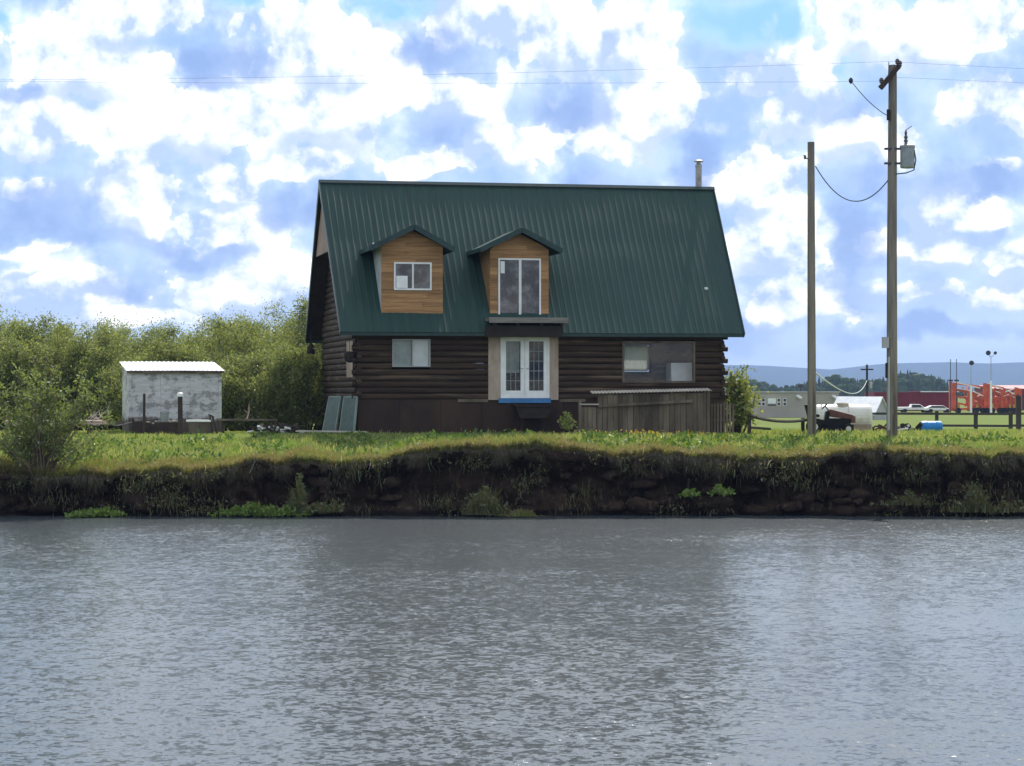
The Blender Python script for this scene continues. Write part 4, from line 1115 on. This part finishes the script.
for k, px, d, s0, s1, rz in ((2, -40, 99, 1.1, 1.02, 0), (0, 10, 103, 1.05, 1.05, 1), (2, 62, 104, 1.0, .92, 2.2), (1, 112, 105, 1.1, 1.06, 3), (0, 158, 104, 1.1, 1.0, 4), (2, 35, 111, 1.15, .98, 3.3), (2, 88, 112, 1.15, .96, .4), (0, 135, 111, 1.2, 1.04, 2.4), (2, 182, 112, 1.15, .96, 1.2), (2, 228, 111, 1.1, 1.0, 4.2), (0, 275, 110, 1.1, 1.1, .9), (1, 205, 103, 1.1, 1.05, 5), (0, 250, 104, 1.1, 1.06, 2.6), (2, 300, 104, 1.05, 1.0, 5.5)):
    put_bush(k, px, d, (s0, s1), rz, GL, G1)
put_bush(2, -12, 90, (1.0, 1.0), .6, 'tall dark willow bush at the left edge behind the bank sapling', None)
put_bush(0, 40, 91, (.95, .88), 2.1, 'rounded willow bush behind the stack of pinkish boards', None)
put_bush(1, 92, 90, (.9, .86), 4.1, 'shadowy willow bush just left of the white shed', None)
put_bush(1, 240, 94, (.9, .95), 1.9, 'willow bush touching the right side of the white shed', None)
put_bush(2, 275, 91, (1.0, 1.0), 3.4, 'tallest pale willow bush left of the log house', None)
put_bush(3, 262, 85.5, (.95, .9), .3, 'low dark willow bush behind the plank bench', None)
put_bush(0, 318, 90, (.85, .98), 5.1, 'willow bush half hidden behind the log house corner', None)
put_bush(3, 306, 85, (.8, .95), 2.3, 'low shaded willow bush beside the green panels', None)
put_bush(3, 150, 86, (1.0, 1.0), 4.4, 'low willow bush hidden behind the white shed roof', None)

# bush right of the house
make_bush('poplar_bush', 'yellow green leafy bush growing at the right house corner', 'bush', ground_at(737, 79.5), .4, bush_proto(.68, 2.5, 84, 34, .2, .3, None, 31, 12, .5), M['bark'], M['fresh'], .13, .3)
# sapling on the bank
def sapling(loc):
    global RNG
    RNG = np.random.default_rng(41); random.seed(41)
    t = thing('willow_sapling', 'sparse willow sapling with bare twigs on the left bank', 'sapling', loc)
    mb = MB(); pts_all = []
    for i in range(74):
        a = random.uniform(0, 2 * math.pi); sp_ = random.uniform(.05, 2.0); h_ = random.uniform(1.2, 3.9) * (1 - .12 * sp_)
        b0 = Vector((random.gauss(0, .22), random.gauss(0, .2), -.15)); tip = b0 + Vector((sp_ * math.cos(a), sp_ * math.sin(a) * .7, h_))
        ps = [b0.lerp(tip, s_) + Vector((random.gauss(0, .03), random.gauss(0, .03), .1 * math.sin(s_ * 3))) for s_ in np.linspace(0, 1, 6)]
        mb.tube(ps, [.022, .018, .014, .011, .008, .004], 5)
        for k in range(9):
            s_ = random.uniform(.25, 1); f_ = s_ * 5; i0 = min(int(f_), 4); q = ps[i0].lerp(ps[i0 + 1], f_ - i0)
            e_ = q + Vector((random.gauss(0, .22), random.gauss(0, .2), random.uniform(.05, .4))); mb.tube([q, e_], [.007, .003], 4, cap=False)
            if s_ > .35: pts_all += [tuple(q.lerp(e_, random.uniform(.3, 1.05)) + Vector((random.gauss(0, .06), random.gauss(0, .06), random.gauss(0, .06)))) for _ in range(15)]
    mb.build('stem', M['twig'], t)
    leaf_cards('foliage', np.array(pts_all), .12, .2, M['willow_pale'], t, .3)
sapling(Vector(((40 - 512) * 65.3 / F, 65.3, lipz((40 - 512) * 65.3 / F) - .1)))

# lawn and bank grass (nobody could count it)
RNG = np.random.default_rng(5); random.seed(5)
def scatter(n, x0, x1, o0, o1, pw=1.0):
    X = RNG.uniform(x0, x1, n); O = o0 + (o1 - o0) * RNG.random(n) ** pw
    P = np.zeros((n, 3))
    for i in range(n):
        y = lipy(X[i]) + O[i]; P[i] = (X[i], y, gz(X[i], y) - .02)
    return P
def inside_house(P):
    dx, dy = P[:, 0] - HX, P[:, 1] - HY; u = dx * cT + dy * sT; w = -dx * sT + dy * cT
    return (u > -.05) & (u < LEN + .05) & (w > -.05) & (w < DEP)
P = scatter(80000, -20, 20, .2, 15, .9); P = P[~inside_house(P)]
pn = np.array([fbm(p[0], p[1], .45) + .8 * fbm(p[0] + 50, p[1], 1.7, 2) for p in P])
h = RNG.uniform(.10, .26, len(P)) * (1 + .75 * pn) * np.clip(.6 + (P[:, 1] - 65) / 12, .6, 1.15)
h *= np.where(P[:, 1] > 73.4, .30, np.where(P[:, 1] > 70, .62, .92))
V, Fc = blades(P, np.clip(h, .05, .6), RNG.uniform(.008, .018, len(P)), .35)
tag(fast_mesh('lawn_grass', V, Fc, M['lawn']), 'bright green lawn grass in front of the log house', 'grass', kind='stuff')
P = scatter(26000, 7, 30, 15, 75, 1.3); P = P[(np.abs(P[:, 0] - 16.8) > .7) | (np.abs(P[:, 1] - 91.3) > 1.2)]
V, Fc = blades(P, RNG.uniform(.1, .24, len(P)), RNG.uniform(.014, .028, len(P)), .35)
tag(fast_mesh('field_grass', V, Fc, M['lawn']), 'rough grass of the field around the poles', 'grass', kind='stuff')
# dry fringe on and over the lip
P = scatter(42000, -20, 20, -.12, 2.0, 1.7)
tz = np.array([fbm(p[0], 20, .5) for p in P])
h = RNG.uniform(.10, .30, len(P)) * (1 + .8 * tz)
V1, F1 = blades(P, np.clip(h, .05, .5), RNG.uniform(.008, .016, len(P)), .5, (0, -.35))
n = 42000; X = RNG.uniform(-20, 20, n); P = np.zeros((n, 3))
for i in range(n):
    P[i] = (X[i], lipy(X[i]) - .08 - .12 * RNG.random(), lipz(X[i]) - .02 - .05 * RNG.random())
V2, F2 = blades(P, -RNG.uniform(.03, .36, n) * np.clip(.9 + np.array([fbm(x, 31, 2.3, 3) + .7 * fbm(x, 11, .5, 2) for x in X]) * 1.5, .1, 2), RNG.uniform(.006, .014, n), .4, (0, .5))
tag(fast_mesh('bank_grass', V1, F1, M['dry']), 'tan and green grass along the lip of the river bank', 'grass', kind='stuff')
tag(fast_mesh('hanging_grass', V2, F2, M['hang']), 'brown dead grass hanging over the lip of the river bank', 'grass', kind='stuff')
P = scatter(1500, -20, 20, .6, 9.5); P = P[~inside_house(P)]
P = P[np.array([fbm(p[0] + 9, p[1], .8, 2) for p in P]) > .0]; P = P[P[:, 1] < 72.6]
C = np.repeat(P, 9, 0) + RNG.normal(0, 1, (len(P) * 9, 3)) * np.array([.13, .1, .05]) + np.array([0, 0, .12])
tag(leaf_cards('lawn_weeds', C, .15, .26, M['lawn_weed'], None, .5), 'darker broad leaved weeds mixed into the lawn', 'weeds', kind='stuff')
# tussocks of dead turf rolling over the lip
BLs = []
for i in range(120):
    x = RNG.uniform(-18, 18); wd = RNG.uniform(.12, .4); m_ = int(260 * wd)
    q = np.zeros((m_, 3)); q[:, 0] = x + RNG.normal(0, wd, m_); q[:, 1] = RNG.uniform(-.12, .45, m_)
    for k in range(m_):
        o_ = q[k, 1]; yy = lipy(q[k, 0]) + o_; q[k] = (q[k, 0], yy, gz(q[k, 0], max(yy, lipy(q[k, 0]))) - .02)
    BLs.append(q)
BLs = np.concatenate(BLs)
V, Fc = blades(BLs, RNG.uniform(.12, .36, len(BLs)), RNG.uniform(.006, .013, len(BLs)), .55, (0, -.75))
tag(fast_mesh('turf_tussocks', V, Fc, M['tussock']), 'tan tussocks of dead turf rolling over the bank edge', 'grass', kind='stuff')
# dandelions
P = scatter(150, -6, 19, 5, 9.6); P = P[~inside_house(P)]
P[:90, 0] = np.clip(RNG.normal(4.2, 1.1, min(90, len(P))), 2.0, 6.2)[:len(P[:90])]; P[:90, 1] = 72.6 + RNG.random(len(P[:90])) * .8
for q in P: q[2] = gz(q[0], q[1]) + RNG.uniform(.06, .2)
C = np.repeat(P, 3, 0) + RNG.normal(0, .012, (len(P) * 3, 3))
tag(leaf_cards('dandelions', C, .036, .5, M['dandelion'], None, .1), 'yellow dandelions dotted through the lawn', 'flowers', kind='stuff')

def clump(name, label, cat, px, py, d, w_, hgt, n, mat, leafy, seed, blade=True, droop=0.):
    global RNG
    RNG = np.random.default_rng(seed); c = W(px, py, d); P = np.zeros((n, 3))
    P[:, 0] = np.clip(RNG.normal(0, w_ * .5, n), -w_ * 1.25, w_ * 1.25); P[:, 1] = RNG.normal(0, .14, n); P[:, 2] = 0
    prf_ = lambda X: np.exp(-(X / w_) ** 2 * .8) * np.clip(.62 + .9 * np.array([fbm(x_, seed, 2.6, 3) for x_ in X]), .12, 1.3)
    t = thing(name, label, cat, c)
    if blade:
        V, Fc = blades(P, RNG.uniform(.4, 1, n) * hgt * prf_(P[:, 0]), RNG.uniform(.007, .016, n), .4, (0, -.25)); fast_mesh('blades', V, Fc, mat, t)
    if leafy:
        Q = np.zeros((leafy, 3)); Q[:, 0] = np.clip(RNG.normal(0, w_ * .5, leafy), -w_ * 1.25, w_ * 1.25); Q[:, 1] = RNG.normal(0, .16, leafy); Q[:, 2] = RNG.random(leafy) * hgt * prf_(Q[:, 0]) * .95
        leaf_cards('leaves', Q, .11, .28, mat, t, .3)
    return t
clump('weed_clump', 'bright green weed cushion at the water edge below the sapling', 'weeds', 95, 515.5, 63.9, .62, .26, 500, M['bright_weed'], 1200, 51)
clump('weed_clump', 'tall leafy weeds growing on the bank below the green panels', 'weeds', 308, 512, 64.35, .75, 1.15, 700, M['weed'], 1900, 52)
clump('weed_clump', 'low pale weeds along the water below the plank bench', 'weeds', 258, 515, 63.95, 1.1, .36, 700, M['bright_weed'], 900, 53)
clump('weed_clump', 'grassy weed tuft on the bank below the french doors', 'weeds', 487, 514.5, 64.2, .55, .95, 900, M['weed'], 700, 54)
clump('weed_clump', 'strawy fallen weeds at the waterline below the doors', 'weeds', 522, 516, 63.9, .6, .3, 700, M['dry'], 0, 55)
clump('weed_clump', 'small yellow green weed on the dark bank below the ramp', 'weeds', 722, 494, 64.3, .3, .3, 120, M['bright_weed'], 300, 56)
clump('weed_clump', 'small bright weed left of another on the bank below the board fence', 'weeds', 690, 496, 64.3, .25, .25, 80, M['bright_weed'], 160, 57)
clump('weed_clump', 'scrubby weeds at the foot of the bank at the right edge', 'weeds', 985, 512, 64.2, 1.0, .9, 800, M['weed'], 900, 58)
clump('weed_clump', 'pale leafy weed standing beside the black tub', 'weeds', 567, 429, 74.6, .25, .85, 40, M['fresh'], 190, 59)
clump('weed_clump', 'thin weeds on the bank below the tall utility pole', 'weeds', 905, 505, 64.4, .8, .5, 350, M['weed'], 200, 60)

# clods and slumped turf on the cut face
random.seed(91); mb = MB()
for i in range(230):
    x = random.uniform(-18, 18); f_ = random.random() ** 1.3; z0 = max(.03, lipz(x) * f_ * .95); r_ = random.uniform(.06, .30) * (1.15 - .6 * f_); sx_ = random.uniform(.9, 2.2)
    y0 = lipy(x) + (.02 if f_ > .25 else -.12) + random.uniform(-.12, .12); o_ = len(mb.v); sd_ = random.random() * 50
    for e in range(1, 6):
        la = -math.pi / 2 + math.pi * e / 6
        for k in range(10):
            lo = 2 * math.pi * k / 10; d = Vector((math.cos(la) * math.cos(lo), math.cos(la) * math.sin(lo), math.sin(la)))
            q = r_ * (1 + .55 * mnoise.noise(d * 1.6 + Vector((sd_, 0, 0)))); mb.v.append((x + d.x * q * sx_, y0 + d.y * q, z0 + d.z * q * .75))
    for e in range(4):
        for k in range(10): mb.f.append([o_ + e * 10 + k, o_ + e * 10 + (k + 1) % 10, o_ + (e + 1) * 10 + (k + 1) % 10, o_ + (e + 1) * 10 + k]); mb.m.append(0)
    mb.f.append([o_ + k for k in range(10)][::-1]); mb.m.append(0); mb.f.append([o_ + 40 + k for k in range(10)]); mb.m.append(0)
tag(mb.build('soil_clods', M['soil'], smooth=True), 'lumps of dark earth sticking out of the cut bank', 'earth', kind='stuff')
# growth draping down the bank in patches
random.seed(77); RNG = np.random.default_rng(77); BL = []; LP = []
for i in range(110):
    x = random.uniform(-17, 17)
    if fbm(x, 44, .35, 2) < -.05 and random.random() < .75: continue
    fz0 = random.choice((random.uniform(.55, .98), random.uniform(.05, .5))); z0 = lipz(x) * fz0; wd = random.uniform(.12, .5); m_ = int(26 * wd / .2)
    y0 = lipy(x) - .28 if fz0 > .5 else lipy(x) - .32
    for k in range(m_): BL.append((x + random.gauss(0, wd), y0 + random.gauss(0, .07), z0 + random.gauss(0, .12)))
    if random.random() < .5:
        for k in range(m_): LP.append((x + random.gauss(0, wd * .8), y0 + random.gauss(0, .08) - .04, z0 + random.gauss(.03, .1)))
BL = np.array(BL); up_ = RNG.random(len(BL)) < .5
V, Fc = blades(BL, np.where(up_, RNG.uniform(.08, .3, len(BL)), -RNG.uniform(.08, .34, len(BL))), RNG.uniform(.006, .013, len(BL)), .55, (0, -.3))
o_ = fast_mesh('bank_growth', V, Fc, M['weed']); tag(o_, 'patches of straggling grass and weeds growing down the cut bank', 'weeds', kind='stuff')
leaf_cards('bank_leaves', np.array(LP), .09, .25, M['weed'], o_, .2)
# ------------------------------------------------------------------ air
mb = MB(); mb.box(-9400, 9400, -150, 9400, -2.2, 150)
hz = mb.build('haze', bpy.data.materials.new('pale haze')); tag(hz, kind='stuff')
m = hz.data.materials[0]; m.use_nodes = True; g = NG(m.node_tree); g.n.remove(g.n['Principled BSDF'])
pv = g.add('ShaderNodeVolumePrincipled'); pv.inputs['Color'].default_value = (.42, .56, 1.0, 1); pv.inputs['Density'].default_value = 1.1e-4; pv.inputs['Anisotropy'].default_value = 0
g.l.new(pv.outputs[0], g.n['Material Output'].inputs['Volume'])

# ------------------------------------------------------------------ light and sky
AZ, EL = R(11), R(45)
S = Vector((math.sin(AZ) * math.cos(EL), math.cos(AZ) * math.cos(EL), math.sin(EL)))
sl = bpy.data.lights.new('sun', 'SUN'); sl.energy = 4.8; sl.angle = R(.5); sl.color = (1, .95, .88)
so = bpy.data.objects.new('sun', sl); COL.objects.link(so); so.rotation_euler = S.to_track_quat('Z', 'Y').to_euler(); so.location = (20, 30, 60)

w = bpy.data.worlds.new('World'); scene.world = w; w.use_nodes = True
g = NG(w.node_tree); bg = g.n['Background']; bg.inputs[1].default_value = .1
sky = g.add('ShaderNodeTexSky', sky_type='NISHITA'); sky.sun_disc = False; sky.sun_elevation = EL; sky.sun_rotation = AZ
dirv = g.add('ShaderNodeTexCoord').outputs['Generated']
sx = g.add('ShaderNodeSeparateXYZ'); g.l.new(dirv, sx.inputs[0])
az = g.math('MULTIPLY', g.math('ARCTAN2', sx.outputs[0], sx.outputs[1]), F)
el = g.math('MULTIPLY', g.math('ARCSINE', sx.outputs[2]), F)
cx = g.add('ShaderNodeCombineXYZ'); g.put(cx.inputs[0], az); g.put(cx.inputs[1], el)
p = cx.outputs[0]                              # angle on the sky, in 1/2300 rad
def warp(vec, scale, amp, st=(1, 1, 1)):
    n = g.noise(g.vec('MULTIPLY', p, (st[0] / scale, st[1] / scale, 0)), 1.0, 3, .5, out=1)
    return g.vec('MULTIPLY_ADD', g.vec('SUBTRACT', n, (.5, .5, .5)), (amp, amp * .8, 0), vec)
pw = warp(warp(warp(p, 95, 75), 30, 26), 11, 10)
def blobs(lst, vec):
    cur = None
    for bx_, by_, rx, ry in lst:
        q = g.vec('MULTIPLY_ADD', vec, (1 / rx, 1 / ry, 0), (-(bx_ - 512) / rx, -(HZ - by_) / ry, 0))
        l_ = g.vec('LENGTH', q)
        cur = l_ if cur is None else g.math('SMOOTH_MIN', cur, l_, .25)
    return g.math('SUBTRACT', 1, cur)
WH = [(95, 62, 72, 40), (130, 18, 75, 26), (50, 128, 66, 32), (142, 160, 36, 72), (200, 122, 92, 34), (320, 105, 92, 42), (325, 48, 108, 42), (475, 28, 66, 34),
      (447, 92, 44, 24), (305, 162, 36, 18), (36, 185, 28, 13), (232, 180, 42, 22), (232, 232, 62, 34), (137, 205, 30, 40), (60, 290, 85, 25), (245, 285, 80, 28),
      (440, 162, 42, 16), (503, 148, 44, 28), (550, 42, 62, 50), (635, 42, 52, 36), (660, 108, 76, 36), (752, 74, 60, 32), (795, 108, 48, 34), (605, 142, 50, 20),
      (872, 34, 44, 40), (930, 42, 70, 42), (990, 112, 52, 32), (1000, 166, 26, 8), (862, 136, 42, 28), (942, 212, 50, 22), (912, 244, 62, 22), (1006, 264, 34, 14),
      (752, 192, 62, 34), (772, 244, 48, 42), (800, 302, 60, 22), (1000, 302, 46, 12), (910, 300, 52, 12), (420, 330, 200, 14), (150, 315, 90, 12), (30, 250, 40, 8)]
SH = [(55, 208, 74, 34), (20, 96, 34, 12), (230, 72, 56, 22), (215, 95, 44, 14), (445, 55, 46, 30), (450, 126, 44, 24), (140, 244, 74, 12), (605, 50, 20, 26), (585, 110, 58, 22),
      (600, 185, 70, 22), (690, 190, 26, 60), (830, 112, 40, 30), (920, 182, 110, 24), (985, 236, 40, 14), (850, 262, 30, 60), (100, 290, 55, 14), (930, 335, 140, 13), (720, 330, 70, 20), (330, 215, 60, 30), (290, 215, 30, 40), (230, 255, 60, 10)]
CY = [(265, 4, 40, 10), (375, 8, 55, 10), (312, 78, 26, 10), (775, 18, 120, 22), (832, 76, 26, 16), (960, 12, 60, 12), (560, 4, 40, 8), (10, 30, 30, 16)]
elc = g.math('MULTIPLY', g.math('LOGARITHM', g.math('ADD', 1.0, g.math('DIVIDE', g.math('MAXIMUM', el, -80), 400.0)), 2.71828), 500.0)
cx2 = g.add('ShaderNodeCombineXYZ'); g.put(cx2.inputs[0], az); g.put(cx2.inputs[1], elc)
pq = warp(warp(cx2.outputs[0], 95, 60), 30, 20)
fb = g.noise(g.vec('MULTIPLY', cx2.outputs[0], (1 / 88, 1.2 / 88, 0)), 1.0, 9, .57)
fb2 = g.noise(g.vec('MULTIPLY_ADD', cx2.outputs[0], (1 / 88, 1.2 / 88, 0), (.10, .26, 0)), 1.0, 9, .57)
fine = g.math('SUBTRACT', fb, .5)
vo = g.add('ShaderNodeTexVoronoi', feature='F1'); g.put(vo.inputs['Vector'], g.vec('MULTIPLY', pq, (1 / 54, 1 / 44, 0))); vo.inputs['Scale'].default_value = 1; vo.inputs['Detail'].default_value = 3.0; vo.inputs['Roughness'].default_value = .5
bill = g.math('MULTIPLY', g.math('SUBTRACT', 1.0, vo.outputs['Distance']), .9)
# cloud cover away from the photographed part of the sky
glob = g.noise(g.vec('MULTIPLY', dirv, (3.2, 3.2, 6.0)), 1.0, 6, .6)
outB = g.math('MULTIPLY', g.math('SUBTRACT', glob, .50), 6.0)
edge = g.math('MAXIMUM', g.math('SUBTRACT', g.math('ABSOLUTE', az), 545), g.math('SUBTRACT', el, 395))
infr = g.ramp(edge, 0, 90, 1, 0)
def lay(lst, base):
    bl = g.math('MAXIMUM', blobs(lst, pw), -1.2)
    return bl
bW = lay(WH, 0)
bWu = g.math('MAXIMUM', blobs(WH, g.vec('ADD', pw, (6, 24, 0))), -1.2)
under = g.math('MULTIPLY', g.ramp(g.math('SUBTRACT', bWu, bW), .05, .6), infr)
Fw = g.math('ADD', g.math('ADD', g.math('MULTIPLY', bW, infr), g.math('MULTIPLY', outB, g.math('SUBTRACT', 1, infr))), g.math('ADD', g.math('MULTIPLY', fine, 1.9), bill))
mW = g.math('MAXIMUM', g.ramp(Fw, -.05, .03), g.math('MULTIPLY', g.ramp(Fw, -.6, .1), .42))
bS = g.math('ADD', lay(SH, 0), g.math('MULTIPLY', fine, -2.0))
mS = g.math('MULTIPLY', g.ramp(bS, -.15, .6), infr)
bC = g.math('ADD', lay(CY, 0), g.math('MULTIPLY', fine, -.8))
mC = g.math('MULTIPLY', g.math('MULTIPLY', g.ramp(bC, -.55, .6), .9), infr)
K = 10.0
def kc(*c): return tuple(x * K for x in c)
lav = g.mix(g.ramp(fb, .35, .65), kc(.32, .50, .90), kc(.56, .74, 1.0))
lowh = g.ramp(el, 0, 140)
lav = g.mix(lowh, kc(.62, .80, 1.05), lav)
skyc = g.mix(1.0, sky.outputs[0], (1.0, 1.15, 1.15), 'MULTIPLY')
base = g.mix(g.math('MULTIPLY', g.math('SUBTRACT', 1, mC), g.ramp(infr, 0, 1, .3, .9, False)), skyc, lav)
cyan = g.mix(mC, base, kc(.30, .60, .95))
lit = g.math('ADD', .46, g.math('ADD', g.math('MULTIPLY', g.math('SUBTRACT', fb, fb2), 4.2), g.math('MULTIPLY', g.math('ADD', bill, g.math('MULTIPLY', fine, 1.5)), .55)), clamp=True)
lit = g.math('MULTIPLY', lit, g.math('SUBTRACT', 1, g.math('MULTIPLY', under, .85)))
wc = g.mix(lit, kc(.50, .64, .92), kc(1.5, 1.48, 1.42))
c = g.mix(mW, cyan, wc)
c = g.mix(g.math('MULTIPLY', mS, .85), c, g.mix(g.ramp(fb2, .35, .65), kc(.27, .41, .76), kc(.46, .61, .94)))
# below the horizon
c = g.mix(g.ramp(el, -60, 0), kc(.12, .13, .12), c)
g.l.new(c, bg.inputs[0])
w.cycles.sampling_method = 'MANUAL'; w.cycles.sample_map_resolution = 512

# ------------------------------------------------------------------ camera and view
cam = bpy.data.cameras.new('camera'); co = bpy.data.objects.new('camera', cam); COL.objects.link(co)
cam.sensor_width = 36; cam.lens = F / 1024 * 36; cam.clip_start = .1; cam.clip_end = 30000
co.location = (0, 0, CAMZ); co.rotation_euler = (math.pi / 2 + math.atan((HZ - 383) / F), 0, 0)
scene.camera = co
vs = scene.view_settings; vs.view_transform = 'Standard'; vs.look = 'None'; vs.exposure = .22; vs.gamma = 1; vs.use_curve_mapping = False
scene.cycles.max_bounces = 8; scene.cycles.volume_bounces = 1; scene.cycles.transparent_max_bounces = 12
scene.cycles.use_denoising = True
scene.cycles.sample_clamp_indirect = 6; scene.cycles.sample_clamp_direct = 40
